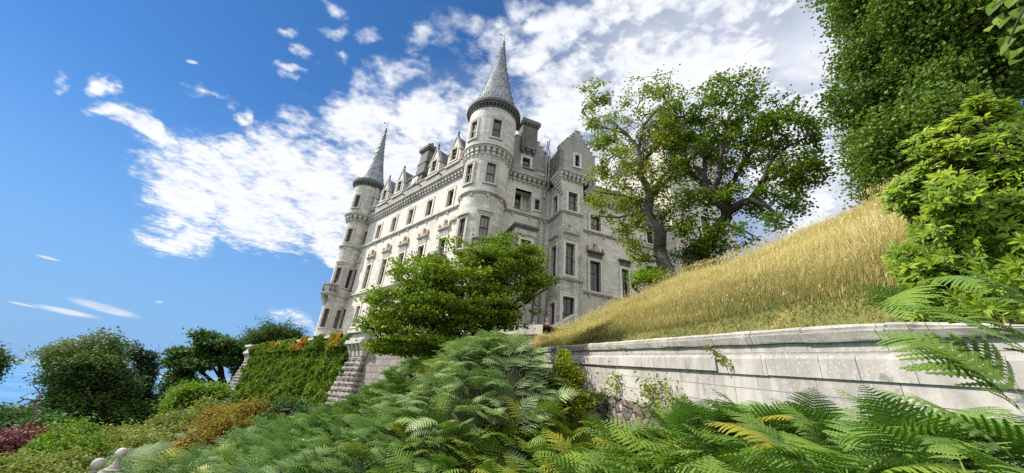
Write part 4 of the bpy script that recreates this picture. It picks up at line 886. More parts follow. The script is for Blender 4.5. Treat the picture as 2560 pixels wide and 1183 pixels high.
leafmat('lime_leaf',[(0,(.055,.12,.012)),(.5,(.13,.215,.02)),(1,(.24,.30,.03))],trans=.45)
leafmat('copper_leaf',[(0,(0.068,0.021,0.027)),(.5,(0.128,0.039,0.045)),(1,(0.210,0.075,0.060))],trans=.25)
leafmat('bronze_leaf',[(0,(0.062,0.088,0.015)),(.35,(0.150,0.138,0.019)),(.65,(0.325,0.188,0.027)),(1,(0.450,0.200,0.037))],trans=.35)
leafmat('heath_leaf',[(0,(0.096,0.128,0.029)),(.5,(0.184,0.216,0.045)),(1,(0.352,0.320,0.080))],trans=.3)
leafmat('glossy_leaf',[(0,(.06,.135,.010)),(.45,(.15,.245,.012)),(.75,(.32,.41,.018)),(1,(.48,.50,.04))],trans=.30,rough=.42,spec=.25)
leafmat('ivy_leaf',[(0,(.06,.115,.015)),(.45,(.135,.21,.022)),(.7,(.22,.27,.03)),(.86,(.34,.27,.03)),(1,(.52,.22,.045))],trans=.25,rough=.65,spec=.12)
leafmat('bracken_leaf',[(0,(.075,.155,.035)),(.4,(.145,.255,.055)),(.68,(.205,.315,.045)),(.82,(.29,.34,.035)),(1,(.42,.34,.05))],trans=.32,rough=.48,spec=.28)
leafmat('pale_bracken_leaf',[(0,(.10,.18,.07)),(.5,(.225,.325,.135)),(.9,(.36,.45,.20)),(1,(.40,.47,.20))],trans=.28,rough=.46,spec=.3)
leafmat('vine_leaf',[(0,(0.072,0.132,0.017)),(.4,(0.192,0.252,0.022)),(.7,(0.408,0.372,0.030)),(.9,(0.504,0.288,0.036)),(1,(0.408,0.060,0.036))],trans=.4)
leafmat('dry_grass',[(0,(.085,.115,.022)),(.25,(.20,.19,.05)),(.5,(.40,.315,.125)),(.8,(.60,.48,.225)),(1,(.70,.59,.34))],trans=.35,rough=.6,spec=.25)
# ------------------------------------------------------------------ ferns
def frond_mesh(L=1.0,n=15,m_=6,seed=0,stipe=.32,arch=75,fall=.95,wide=.40,pw=.105):
    """one bracken frond along +x, rising in z; returns verts, quads (unit scale L)"""
    r=np.random.default_rng(seed); V=[];T=[]
    k=24; t=np.linspace(0,1,k); ang=np.radians(12+arch*np.clip((t-.12)/.88,0,1)**fall); ds=L/k
    X=np.cumsum(np.sin(ang))*ds; Zc=np.cumsum(np.cos(ang))*ds; Yc=.05*L*np.sin(t*2.6+seed)
    def pos(q): return np.array([np.interp(q,t,X),np.interp(q,t,Yc),np.interp(q,t,Zc)])
    def tan(q): return unit(pos(min(1,q+.03))-pos(max(0,q-.03)))
    w=.007*L
    for i in range(k-1):
        a,b=pos(t[i]),pos(t[i+1]); f0=1-t[i]*.8; f1=1-t[i+1]*.8; o=len(V); V+=[a+[0,w*f0,0],a-[0,w*f0,0],b-[0,w*f1,0],b+[0,w*f1,0]]; T+=[(o,o+1,o+2),(o,o+2,o+3)]
    for i in range(n):
        q=stipe+(1-stipe)*(i/(n-.3))**.92; tau=(q-stipe)/(1-stipe); lp=L*wide*(1-tau)**.85*min(1,.55+tau*4)
        p0=pos(q); tg=tan(q); nrm=unit(np.cross(tg,[0,1,0]))*1.0
        if nrm[2]<0: nrm=-nrm
        for sg in (-1,1):
            lat=np.array([0,sg,0.])-tg*0
            d=unit(lat*.86+tg*(.42+.25*tau)+nrm*(.10-.1*r.random())); nseg=m_ if tau<.75 else max(2,m_//2)
            sd=unit(tg-d*(tg@d)); dr=r.uniform(.10,.34); o=len(V)
            for j in range(3):                                  # the blade along the midrib
                u0,u1=j/3,(j+1)/3; c0=p0+d*lp*u0-nrm*dr*lp*u0*u0; c1=p0+d*lp*u1-nrm*dr*lp*u1*u1; w0=lp*pw*.42*(1-u0*.8)+.003*L; w1=lp*pw*.42*(1-u1*.8)+.003*L; o=len(V)
                V+=[c0+sd*w0,c0-sd*w0,c1-sd*w1,c1+sd*w1]; T+=[(o,o+1,o+2),(o,o+2,o+3)]
            for j in range(nseg):
                u0=j/nseg; u1=min(1,(j+1.05)/nseg); um=(j+.45)/nseg
                c0=p0+d*lp*u0-nrm*dr*lp*u0*u0; cm=p0+d*lp*um-nrm*dr*lp*um*um; c1=p0+d*lp*u1-nrm*dr*lp*u1*u1
                wl=lp*pw*(1-um)**.7*(.6 if u0==0 else 1)*r.uniform(.75,1.15)+.004*L
                for s2 in (-1,1):
                    tip=cm+sd*s2*wl+d*wl*.30-nrm*wl*.22; o=len(V)
                    a=c0+sd*s2*wl*.10; V+=[c0,tip-d*lp/nseg*.20,tip+d*lp/nseg*.14,c1]; T+=[(o,o+1,o+2),(o,o+2,o+3)]
    return np.array(V),np.array(T)
def place_fronds(mb,lib,P,yaw,tilt,sc_,tint,roll=None):
    for k in range(len(lib)):
        sel=np.arange(len(P))%len(lib)==k
        if not sel.any(): continue
        V,T=lib[k]; n=sel.sum(); y=np.radians(yaw[sel]); ti=np.radians(tilt[sel]); s=sc_[sel]; ro=np.radians(rng.normal(0,16,n))
        v=np.broadcast_to(V,(n,)+V.shape).copy()
        c,s_=np.cos(ro)[:,None],np.sin(ro)[:,None]; yy=v[...,1]*c-v[...,2]*s_; zz=v[...,1]*s_+v[...,2]*c; v[...,1],v[...,2]=yy,zz
        c,s_=np.cos(ti)[:,None],np.sin(ti)[:,None]; xx=v[...,0]*c+v[...,2]*s_; zz=-v[...,0]*s_+v[...,2]*c; v[...,0],v[...,2]=xx,zz
        dx,dy=np.sin(y)[:,None],np.cos(y)[:,None]
        W=np.stack([v[...,0]*dx+v[...,1]*dy,v[...,0]*dy-v[...,1]*dx,v[...,2]],-1)*s[:,None,None]+P[sel][:,None]
        Tn=(T[None]+np.arange(n)[:,None,None]*len(V)).reshape(-1,3); tn=np.repeat(tint[sel],len(T))+rng.normal(0,.05,n*len(T))
        mb.add(W.reshape(-1,3),None,Tn,a=np.clip(tn,0,1))
LIB_FINE=[frond_mesh(1.0,16,11,i,pw=.105,arch=[70,82,95,60,88][i],wide=[.36,.42,.38,.34,.40][i]) for i in range(5)]
LIB_MID=[frond_mesh(1.0,11,5,10+i,pw=.125,arch=[65,80,92,105,58,74][i],wide=[.38,.42,.36,.40,.34,.44][i]) for i in range(6)]
LIB_FAR=[frond_mesh(1.0,9,3,20+i,pw=.16,arch=[60,78,95,110][i],wide=[.40,.44,.38,.42][i]) for i in range(4)]
# ------------------------------------------------------------------ bracken
def mound(x,y): return 2.5*np.exp(-((x+.22)**2/2.9+(y-11.4)**2/4.8)**1.45)+2.6*np.exp(-((x+2.95)**2/4.0+(y-18.2)**2/8))
def hg2(x,y): return hgt(x,y)+mound(x,y)
def ghit(x,y,h=.45):                                       # where the view through photo point (x,y) meets the plants on the ground
    d=ray(x,y); d=d/math.hypot(d[0],d[1])
    for D in np.arange(2.,60.,.25):
        p=EYEP+d*D
        if p[2]<float(hg2(p[0],p[1]))+h: return p
    return EYEP+d*60.
mb=MB(); gx=np.linspace(-9.5,3.0,80); gy=np.linspace(5.5,24,90); X,Y=np.meshgrid(gx,gy,indexing='ij'); mb.grid(np.stack([X,Y,np.where(mound(X,Y)>.03,hg2(X,Y),hgt(X,Y)-.2)],-1)); mb.build('ground_mound',M['ground_soil'],smooth=True)['kind']='structure'
def wallx(y): return 5.08-.176*y
def scatter(n,test):
    out=[]
    while len(out)<n:
        a=np.radians(rng.uniform(-44,72)); d=math.sqrt(rng.uniform(1.5**2,27**2)); x,y=d*math.sin(a),d*math.cos(a)
        if test(x,y,math.degrees(a),d): out.append((x,y))
    return np.array(out)
def ok_bed(x,y,a,d):
    if x>wallx(y)-.45: return False
    if y>25.5+.8*x: return False
    if a<-36 and d<14: return rng.random()<.5
    if d<3.4 and a<22: return False
    if 4.2<y<12 and x>wallx(y)-1.7: return rng.random()<.3
    if mound(x,y)>.85 and y<14.5: return False
    if -1.3<x<1.5 and 7.4<y<9.2: return rng.random()<.35
    return True
B=scatter(4200,lambda x,y,a,d: ok_bed(x,y,a,d) and d>8.5 and not(a<-30 and d>13.5)); 
N_=scatter(720,lambda x,y,a,d: ok_bed(x,y,a,d) and 3.2<d<=8.7 and a<26)
def tints(P,base,sd=.07):
    x,y=P[:,0],P[:,1]; pat=.5*np.sin(x*.9+1.3)*np.sin(y*.7+.4)+.5*np.sin(x*.37+y*.61)
    t=base+.10*sm(x,-2.5,1.5)+.12*pat+rng.normal(0,sd*1.3,len(P))
    g=np.exp(-((x-1.7)**2/1.3+(y-8.2)**2/5)); t=t+g*.34*rng.random(len(P))        # the yellowing patch by the wall
    t=np.where(rng.random(len(P))<.02,.92,t); return t
def bed(mb,lib,P,base,L,lean=-98,sd=58,zf=hg2,tilt=10):
    n=len(P); hum=.20*np.sin(P[:,0]*1.7+.8*np.sin(P[:,1]*1.1))*np.sin(P[:,1]*1.5+P[:,0]*.6)-.12; P3=np.column_stack([P,zf(P[:,0],P[:,1])+hum]); place_fronds(mb,lib,P3,rng.normal(lean,sd,n),rng.normal(tilt,15,n),rng.uniform(.55,1.3,n)*L,tints(P,base))
mb=MB(); bed(mb,LIB_FAR,B[np.hypot(B[:,0],B[:,1])>13],.40,.95); bed(mb,LIB_MID,B[np.hypot(B[:,0],B[:,1])<=13],.44,.92); bed(mb,LIB_MID,N_,.48,1.0)
tag(mb.build('bracken',M['bracken_leaf']),'mid green bracken fronds covering the slope below the castle and beside the path','bracken',kind='stuff')
# pale wind-combed mound in front of the castle
def mset(n,test): 
    out=[]
    while len(out)<n:
        x,y=rng.uniform(-4,2.6),rng.uniform(7,16)
        if mound(x,y)>test and y<15 and x<wallx(y)-.5: out.append((x,y))
    return np.array(out)
Mp=mset(640,.8); c=empty('bracken_clump',(0,11.6,float(hg2(0.,11.6))),'tall pale blue-green bracken clump heaped in front of the small layered tree','bracken')
mb=MB(); ang=np.degrees(np.arctan2(Mp[:,0]-.1,Mp[:,1]-12.4)); P3=np.column_stack([Mp,hg2(Mp[:,0],Mp[:,1])-.05]); place_fronds(mb,LIB_MID,P3,ang*.55+rng.normal(-60,40,len(Mp)),rng.normal(16,12,len(Mp)),rng.uniform(.75,1.2,len(Mp)),rng.normal(.74,.13,len(Mp)))
mb.build('fronds',M['pale_bracken_leaf'],c)
def pale_patch(lbl,cx,cy,rx,ry,n,L=1.2):
    P=np.column_stack([rng.normal(cx,rx,n),rng.normal(cy,ry,n)]); P=P[P[:,0]<wallx(P[:,1])-.5]; e=empty('bracken_clump',(cx,cy,float(hg2(cx,cy))),lbl,'bracken'); mb=MB(); bed(mb,LIB_MID,P,.5,L,sd=45); mb.build('fronds',M['pale_bracken_leaf'],e)
pale_patch('pale bracken drift sloping down from the clump past the stone pier',-3.0,13.8,.9,2.2,220,.9)
pale_patch('pale silvery bracken drift lowest on the slope, right of the bronze shrub',-4.6,9.2,1.5,1.0,190,.8)
pale_patch('pale bracken tips at the near edge of the slope below the ivy wall',-1.8,7.0,1.2,.8,60,1.0)
e=empty('bracken_clump',ghit(470,1150),'pale bracken crowding the left end of the slope beside the stone balls','bracken'); Pg=np.array([ghit(x,y)[:2] for x,y in zip(rng.uniform(318,640,460),rng.uniform(1060,1260,460)) if y>1135-(x-318)*.3]); mb=MB(); bed(mb,LIB_MID,Pg,.5,.85,sd=50); mb.build('fronds',M['pale_bracken_leaf'],e)
e=empty('bracken_clump',ghit(1380,1120),'low yellow-green bracken and grass in the gap between the tall clump and the wall footing','bracken'); q=[(x,y) for x,y in zip(rng.uniform(1080,1720,420),rng.uniform(1050,1260,420)) if y>1050+max(0,x-1480)*.25]
Pg=np.array([ghit(x,y,.3)[:2] for x,y in q]); Pg=Pg[Pg[:,0]<wallx(Pg[:,1])-.5]; mb=MB(); bed(mb,LIB_MID,Pg,.58,.85,sd=70,tilt=16); mb.build('fronds',M['bracken_leaf'],e)
# near ferns on the right, each clump its own thing
def near_fern(lbl,fr,mat_='bracken_leaf'):
    P=np.array([f[0] for f in fr]); e=empty('fern',P[0],lbl,'fern'); mb=MB(); place_fronds(mb,LIB_FINE,P,np.array([f[1] for f in fr],float),np.array([f[2] for f in fr],float),np.array([f[3] for f in fr],float),np.clip(rng.normal(.55,.08,len(fr)),0,1)); mb.build('fronds',M[mat_],e)
Rr=scatter(360,lambda x,y,a,d: x<wallx(y)-.55 and 2.0<d<5.6 and 26<a<80 and y>.3)
Rs=scatter(150,lambda x,y,a,d: x<wallx(y)-.5 and 5.4<d<9 and 22<a<60)
mb=MB(); zr=hg2
bed(mb,LIB_FINE,Rr,.34,.78,lean=-70,sd=80,zf=zr); bed(mb,LIB_FINE,Rs,.36,.82,lean=-80,sd=70)
tag(mb.build('fern_bed',M['bracken_leaf']),'fresh green ferns growing thick against the foot of the garden wall','ferns',kind='stuff')
near_fern('big arching fern at the right edge in front of the glossy shrub',[(at(2640,1190,2.7),-50,-12,.68),(at(2660,1150,2.75),-10,-14,.78),(at(2690,1000,2.8),-45,-10,.66),(at(2660,900,2.95),-55,-8,.58),(at(2710,1080,2.7),-35,-14,.78),(at(2640,1300,2.6),-60,2,.66)])
near_fern('drooping fern hanging over the wall coping beside the glossy shrub',[(at(2330,745,4.7),-150,62,.85),(at(2350,770,4.6),-120,58,.8),(at(2300,740,4.8),-170,50,.7),(at(2400,780,4.6),-140,66,.8),(at(2330,850,4.95),-70,2,.75),(at(2380,850,4.9),-60,-4,.8),(at(2290,840,5.),-80,8,.6)])
near_fern('spreading fern low in the right-hand corner with bright yellow-green fronds',[(at(2150,1265,2.4),a,20,.5) for a in (-120,-80,-40,0,40,100,150)]+[(at(2420,1250,2.4),a,20,.5) for a in (-130,-90,-50,10,60)])
# ------------------------------------------------------------------ tall dry grass on the bank
def blades(mb,P,h,w,wind,tint,sp=.35):
    n=len(P); lean=rng.normal(size=(n,3))*np.array([1,1,0])*sp+wind; mid=P+(ZZ+lean*.35)*h[:,None]*.55; tip=P+(ZZ*.92+lean)*h[:,None]; a=rng.uniform(0,np.pi,n); s=np.column_stack([np.cos(a),np.sin(a),np.zeros(n)])*w[:,None]*.5
    V=np.stack([P-s,P+s,mid+s*.8,mid-s*.8,tip],1); I=np.arange(n)[:,None]*5
    mb.add(V.reshape(-1,3),I+np.array([[0,1,2,3]]),I+np.array([[3,2,4]]),a=np.clip(tint,0,1))
n=240000; i_=rng.uniform(0,76,n); w_=rng.uniform(.19,1.04,n)**.92; P=bank(i_,np.minimum(w_,1.)); P[:,:2]+=rng.normal(size=(n,2))*.12
pt=.5*np.sin(P[:,0]*1.9+P[:,1]*.8)+.5*np.sin(P[:,1]*1.3-P[:,2]*1.7+1)+.4*np.sin(P[:,0]*4.1+P[:,2]*3.3)
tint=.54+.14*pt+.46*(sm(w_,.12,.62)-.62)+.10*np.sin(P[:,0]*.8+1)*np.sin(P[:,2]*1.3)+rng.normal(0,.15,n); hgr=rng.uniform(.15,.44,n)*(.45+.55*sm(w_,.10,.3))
wa=.9*np.sin(P[:,0]*1.1+1.7*np.sin(P[:,1]*.9))+.8*np.sin(P[:,1]*2.3+P[:,2]*1.9); wm=.32+.22*np.sin(P[:,0]*2.7-P[:,2]*2.1)+.12*rng.normal(size=n); wnd=np.column_stack([wm*np.cos(wa),wm*np.sin(wa)*.9,-.12*wm])
hgr*=1-.25*np.clip(np.sin(P[:,0]*1.7+P[:,2]*2.9),0,1)
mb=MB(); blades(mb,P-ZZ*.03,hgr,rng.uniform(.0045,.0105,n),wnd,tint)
k=9000; s_=rng.choice(n,k); tp=P[s_]+(ZZ*.92+wnd[s_])*(hgr[s_]*1.05)[:,None]; add_leaves(mb,tp,.10,up=.1,asp=.16,tint=rng.uniform(.55,.95,k),dirs=np.array([.5,.2,.9]),spread=.4)
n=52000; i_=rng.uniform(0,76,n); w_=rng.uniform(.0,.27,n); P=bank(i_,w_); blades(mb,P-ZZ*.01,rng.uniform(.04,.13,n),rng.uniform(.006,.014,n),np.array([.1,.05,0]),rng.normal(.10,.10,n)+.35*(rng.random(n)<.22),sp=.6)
k=5200; i_=rng.uniform(0,76,k); P=bank(i_,np.where(rng.random(k)<.6,1.,rng.uniform(.4,1,k))); P[:,:2]+=rng.normal(size=(k,2))*.18; cl=np.sin(P[:,0]*3.1+P[:,1]*2.2)>.1; P=P[cl]; k=len(P); blades(mb,P,rng.uniform(.5,.85,k),rng.uniform(.005,.010,k),np.array([.3,.15,0]),rng.normal(.72,.16,k),sp=.5); add_leaves(mb,P+ZZ*.6+np.array([.2,.08,0]),.12,up=.1,asp=.2,tint=rng.uniform(.5,.9,k),dirs=np.array([.5,.2,.9]),spread=.4)
tag(mb.build('dry_grass',M['dry_grass']),'tall straw-coloured dry grass on the bank above the garden wall','grass',kind='stuff')
k=9000; gp=np.array([ghit(x,y,.1)[:2] for x,y in zip(rng.uniform(1100,1720,450),rng.uniform(1040,1230,450))]); gp=gp[gp[:,0]<wallx(gp[:,1])-.25]; gp=np.repeat(gp,20,0)+rng.normal(size=(len(gp)*20,2))*.10
mb=MB(); k=len(gp); P3=np.column_stack([gp,hg2(gp[:,0],gp[:,1])-.02]); blades(mb,P3,rng.uniform(.15,.45,k),rng.uniform(.004,.010,k),np.array([-.15,.0,0]),rng.normal(.22,.16,k),sp=.6); tag(mb.build('wild_grass',M['dry_grass']),'long green grass growing in the gap below the rubble footing','grass',kind='stuff')
# ------------------------------------------------------------------ windswept trees on the crest of the bank
q=lambda pts: [(1420+.4563*x,180+.4563*y) for x,y in pts]
D1=19.6
L1=[px_limb(q([(552,1135),(490,960),(522,870),(470,830),(420,780),(455,690),(410,590),(400,500),(385,430),(330,350),(230,260)]),D1,[.40,.34,.30,.28,.26,.23,.19,.16,.13,.09,.04],.35),
 px_limb(q([(385,430),(400,370),(420,290),(480,220),(530,180)]),D1,[.11,.09,.07,.05,.03]),px_limb(q([(330,350),(250,320),(180,300),(110,250)]),D1+.4,[.09,.06,.045,.025]),
 px_limb(q([(410,590),(300,480),(220,430),(160,400)]),D1-.5,[.12,.08,.05,.03],.5),px_limb(q([(425,700),(300,680),(200,660),(130,650)]),D1-.8,[.12,.08,.06,.03],.5),px_limb(q([(420,780),(330,790),(250,800),(170,790)]),D1-.6,[.12,.08,.05,.03],.5),
 px_limb(q([(455,690),(540,600),(600,560),(660,540)]),D1+.5,[.13,.09,.06,.03],.5),px_limb(q([(490,850),(440,760),(470,660),(560,520),(610,400)]),D1+.7,[.20,.16,.12,.08,.04],.5),px_limb(q([(400,500),(500,400),(600,300),(640,240)]),D1+.8,[.12,.08,.05,.03],.5)]
b1=[(1530,255,D1,75,55,1.6),(1625,235,D1,70,42,1.6),(1570,335,D1,95,60,2.),(1500,330,D1,55,50,1.4),(1500,455,D1-.6,58,50,1.6),(1530,530,D1-.8,75,32,1.6),(1600,600,D1-.4,55,60,1.5),(1590,450,D1,85,65,2.2),(1660,420,D1+.6,80,80,2.),(1660,325,D1+.4,85,65,2.),(1600,520,D1,70,50,2.),(1680,520,D1+.6,60,60,1.6)]
T=blob_pts(b1,470,.5,4); tree('sycamore_tree','slender twisted sycamore with leaves tinted yellow-green as if lit through, on the crest, nearer the castle gable','tree',L1,T,'sycamore_leaf','grey_bark',34,.40,.155,asp=.75,tb=.8,group='windswept trees on the bank crest',step=.45,rtip=.011,flat=.55,up=.55)  # yellower leaf tint paints in sun shining through the crown
D2=20.2
L2=[px_limb(q([(670,1075),(720,980),(790,890),(850,815),(870,770),(830,720),(760,640),(740,560),(750,470),(790,420)]),D2,[.42,.36,.34,.32,.28,.21,.18,.14,.10,.05],.4),
 px_limb(q([(865,775),(930,730),(1010,690),(1060,610),(1130,570),(1230,540),(1330,500),(1400,440)]),D2+.2,[.24,.21,.17,.14,.11,.09,.06,.03],.6),px_limb(q([(1000,698),(1090,740),(1150,790),(1225,835)]),D2-.4,[.17,.11,.07,.03],.5),
 px_limb(q([(760,640),(680,560),(640,470),(650,380),(700,300)]),D2+.6,[.17,.13,.09,.06,.03],.5),px_limb(q([(870,765),(885,640),(930,540),(1010,440),(1100,340),(1180,260)]),D2+.9,[.20,.17,.13,.10,.06,.03],.6),px_limb(q([(1060,610),(1100,500),(1170,420),(1280,380),(1390,300)]),D2-.6,[.15,.11,.08,.05,.03],.5),
 px_limb(q([(800,670),(830,540),(850,400),(880,280),(920,180)]),D2-.5,[.16,.12,.09,.06,.03],.5),px_limb(q([(790,890),(860,830),(960,870),(1040,910)]),D2-.8,[.10,.07,.05,.03],.4),px_limb(q([(1230,540),(1320,600),(1400,600)]),D2,[.08,.05,.03])]
b2=[(1760,305,D2,105,75,2.4),(1850,285,D2,105,62,2.4),(1950,330,D2,95,58,2.4),(2025,310,D2,52,40,1.6),(1725,400,D2+.3,80,75,2.2),(1850,400,D2+.6,110,65,2.6),(1970,430,D2,95,50,2.2),(1785,500,D2,85,55,2.),(1900,500,D2-.3,80,32,1.8),(2030,420,D2,45,40,1.4),(1725,590,D2-.5,55,50,1.4),(1950,565,D2-.4,38,25,1.),(1860,595,D2-.6,55,24,1.2),(1785,600,D2-.4,50,38,1.4),(2000,500,D2,50,30,1.2)]
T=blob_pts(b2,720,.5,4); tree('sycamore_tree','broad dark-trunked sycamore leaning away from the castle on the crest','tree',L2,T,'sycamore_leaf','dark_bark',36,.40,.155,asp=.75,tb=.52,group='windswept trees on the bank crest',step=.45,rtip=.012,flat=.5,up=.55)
def bush(name,label,cat,blobs,n,leaf,per,rad_,size,group=None,bark='dark_bark',rtip=.008,flat=.7,base=None,**k):
    T=blob_pts(blobs,n,.7,max(8,n//(11*len(blobs)))); cx=np.average([at(b[0],b[1],b[2]) for b in blobs],axis=0)
    k_=max(6,len(T)//9); sel=rng.choice(len(T),k_); T=np.concatenate([T,T[sel]+unit(T[sel]-cx+ZZ*.15*rad_)*rng.uniform(.5,1.7,k_)[:,None]*rad_])      # stray shoots break the outline
    if base is None: base=np.array([cx[0],cx[1],min(T[:,2].min()-.2,float(hg2(cx[0],cx[1])))])
    mid=cx*.75+base*.25
    return tree(name,label,cat,[(np.array([base,(base+mid)/2+rng.normal(size=3)*.08,mid]),[.03*(1+rad_),.03*(1+rad_)*.7,.02*(1+rad_)])],T,leaf,bark,per,rad_,size,group,step=.4*(1+rad_),rtip=rtip,flat=flat,**k)
bush('shrub','small dark leafy bush at the foot of the two crest trees','shrub',[(1620,690,18.6,38,24,.8),(1600,705,18.5,25,14,.6)],70,'glossy_leaf',39,.3,0.102,asp=.7)
bush('shrub','dark green undergrowth between the trunks of the two crest trees','shrub',[(1730,640,20.5,50,40,1.),(1780,640,20.6,45,26,.8)],90,'deep_leaf',39,.4,0.119,asp=.7)
# ------------------------------------------------------------------ layered tree in front of the castle
Dm=14.6
b=at(1150,930,Dm); b[2]=float(hg2(b[0],b[1]))-.1
def sub(x,y,D=Dm): return at(x,y,D)
Lm=[(np.array([b,b*.6+sub(1150,860)*.4,sub(1150,850)]),[.17,.15,.13])]
for pts in ([(1150,850),(1120,780),(1180,700),(1210,640)],[(1145,870),(1060,820),(1000,770),(950,740)],[(1150,860),(1240,800),(1310,740),(1370,710)],[(1140,880),(1040,850),(960,830),(905,815)],[(1150,850),(1090,760),(1060,700)],[(1180,760),(1260,700),(1310,665)],[(1160,860),(1240,810),(1310,760),(1370,720)]):
    Lm.append(px_limb(pts,Dm,[.10,.075,.05,.025],.9))
bm=[(1195,655,Dm,130,40,2.),(1300,675,Dm,95,38,1.8),(1075,700,Dm,110,42,2.),(985,742,Dm,85,32,1.6),(1200,735,Dm,170,48,2.4),(1330,715,Dm,50,30,1.3),(955,808,Dm,62,30,1.4),(1090,790,Dm,150,50,2.4),(1215,800,Dm,85,38,2.),(1010,855,Dm,95,28,1.8),(965,868,Dm+.8,50,18,1.1),(1060,880,Dm+1.2,60,18,1.2),(1130,860,Dm,110,30,2.),(1230,618,Dm,45,16,1.),(1060,655,Dm,38,14,.8),(1375,695,Dm,20,12,.6)]
T=blob_pts(bm,1150,.55,6); tree('layered_tree','low spreading tree with layered bright green foliage in front of the sea front','tree',Lm,T,'layered_leaf','dark_bark',52,.34,.12,asp=.75,tb=.62,step=.35,rtip=.007,flat=.26,up=.5)
# ------------------------------------------------------------------ big tree over the bank, glossy shrub, near branch
Db=17.
c0=at(2330,520,Db); c0[2]=7.0
Lb=[(np.array([c0,at(2320,380,Db),at(2310,200,Db),at(2330,20,Db)]),[.45,.36,.26,.12])]+[px_limb(p,Db,[.16,.11,.07,.03],.8) for p in ([(2315,330),(2230,260),(2150,210),(2090,190)],[(2318,380),(2240,380),(2170,420)],[(2312,220),(2220,110),(2130,40)],[(2315,260),(2420,180),(2520,120)],[(2318,340),(2420,330),(2520,310)])]
bb=[(2185,60,Db,95,95,2.4),(2165,180,Db,62,85,2.2),(2215,300,Db,100,85,2.4),(2180,400,Db,66,75,1.8),(2330,60,Db,170,120,2.8),(2330,220,Db,160,110,2.6),(2290,360,Db,120,80,2.2),(2490,120,Db,130,140,2.6),(2490,320,Db,120,110,2.2),(2170,470,Db,34,34,.9),(2240,430,Db,70,40,1.4),(2100,30,Db,40,50,1.4),(2250,-60,Db,230,60,2.5),(2480,-60,Db,150,80,2.5)]
T=blob_pts(bb,1500,.6,22); tree('linden_tree','huge dense dark-green tree towering over the bank behind the glossy shrub','tree',Lb,T,'linden_leaf','dark_bark',100,.55,.125,asp=.8,step=.6,rtip=.010,flat=.75,up=.45,droop=.6)
def rhodo():
    bl=[(2510,270,6.6,80,62,.5),(2430,400,6.6,130,105,.6),(2350,520,6.5,115,105,.6),(2450,600,6.4,160,160,.7),(2320,660,6.4,85,95,.5),(2330,740,6.3,80,60,.4),(2500,730,6.2,110,80,.5),(2570,420,6.5,90,160,.6),(2310,790,6.1,60,36,.35),(2420,800,6.1,90,36,.4),(2520,800,6.1,60,36,.4)]
    e=empty('rhododendron',at(2440,815,6.6),'large glossy evergreen shrub with leaf whorls rising above the wall coping','shrub')
    T=blob_pts(bl,3800,.85,30); mb=MB(); c0=at(2450,830,6.9); tips=grow(mb,[(np.array([c0,at(2440,700,6.8),at(2430,560,6.8)]),[.10,.08,.06]),(np.array([c0,at(2480,600,6.8),at(2520,400,6.8)]),[.08,.07,.05])],T,.3,.006,.1); mb.build('trunk',M['dark_bark'],e,smooth=True)
    mb=MB(); cen=at(2440,560,6.9); n=len(tips); per=10; ax=unit(unit(tips-cen)*.65+np.array([-.5,-.4,.5])+rng.normal(size=(n,3))*.25)
    A=np.repeat(ax,per,0); C=np.repeat(tips,per,0); X=unit(np.cross(A,rng.normal(size=A.shape))); L=rng.uniform(.08,.135,len(C))[:,None]; d=unit(X+A*rng.uniform(.05,.7,len(C))[:,None]); s=unit(np.cross(d,A)); nn=np.cross(s,d); w=L*.15
    p0=C+d*.01; p1=C+d*L*.5; p2=C+d*L-nn*L*.14
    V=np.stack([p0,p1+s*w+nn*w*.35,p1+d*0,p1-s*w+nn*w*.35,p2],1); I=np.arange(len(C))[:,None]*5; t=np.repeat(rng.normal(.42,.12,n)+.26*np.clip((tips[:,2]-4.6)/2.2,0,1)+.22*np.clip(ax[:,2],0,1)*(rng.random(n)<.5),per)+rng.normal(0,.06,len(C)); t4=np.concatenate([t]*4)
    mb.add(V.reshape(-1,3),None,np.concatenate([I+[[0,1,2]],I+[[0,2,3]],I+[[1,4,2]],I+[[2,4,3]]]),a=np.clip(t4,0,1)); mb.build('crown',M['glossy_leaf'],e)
rhodo()
e=empty('overhanging_branch',at(2620,-60,3.2),'yellow-green leafy branch tip hanging into the top corner above the glossy shrub','branch')
mb=MB(); pts=[at(2680,-120,3.3),at(2600,-40,3.2),at(2550,40,3.1),at(2520,110,3.1)]; mb.tube(pts,[.012,.010,.007,.004],6); pts2=[at(2600,-40,3.2),at(2520,-10,3.2),at(2480,20,3.1)]; mb.tube(pts2,[.008,.006,.003],6); mb.build('twig',M['dark_bark'],e)
mb=MB(); ol=[(0,0),(.10,.22),(.30,.40),(.52,.42),(.74,.30),(.90,.13),(1.02,0)]
for x,y in [(2478,14),(2505,0),(2530,38),(2548,20),(2556,64),(2492,58),(2516,92),(2482,98),(2541,96),(2560,116),(2524,128),(2552,150),(2540,70),(2545,-10),(2585,90),(2574,30),(2502,36),(2590,150),(2600,20),(2600,70),(2560,-30),(2520,-25)]:
    c=at(x,y,3.1+.25*rng.random()); L=rng.uniform(.065,.11); d=unit(np.array([-.55,.1,-.75])+rng.normal(size=3)*.4); nn=unit(np.array([-.5,-.45,.6])+rng.normal(size=3)*.35); s_=unit(np.cross(d,nn)); nn=np.cross(s_,d)
    V=[];T=[]
    for sg in (-1,1):
        o=len(V)
        for a_,w_ in ol: V+=[c+d*L*a_-nn*L*.25*a_*a_, c+d*L*(a_-(.08 if a_<.05 else 0))+s_*sg*L*w_*.95+nn*L*(w_*.28)-nn*L*.25*a_*a_]
        for q_ in range(len(ol)-1): p_=o+2*q_; T+=[(p_,p_+1,p_+3),(p_,p_+3,p_+2)]
    mb.add(V,None,T,a=rng.uniform(.25,.85)); mb.tube([c,c-d*L*.6+ZZ*.02],[.002,.002],4)
mb.build('leaves',M['lime_leaf'],e)
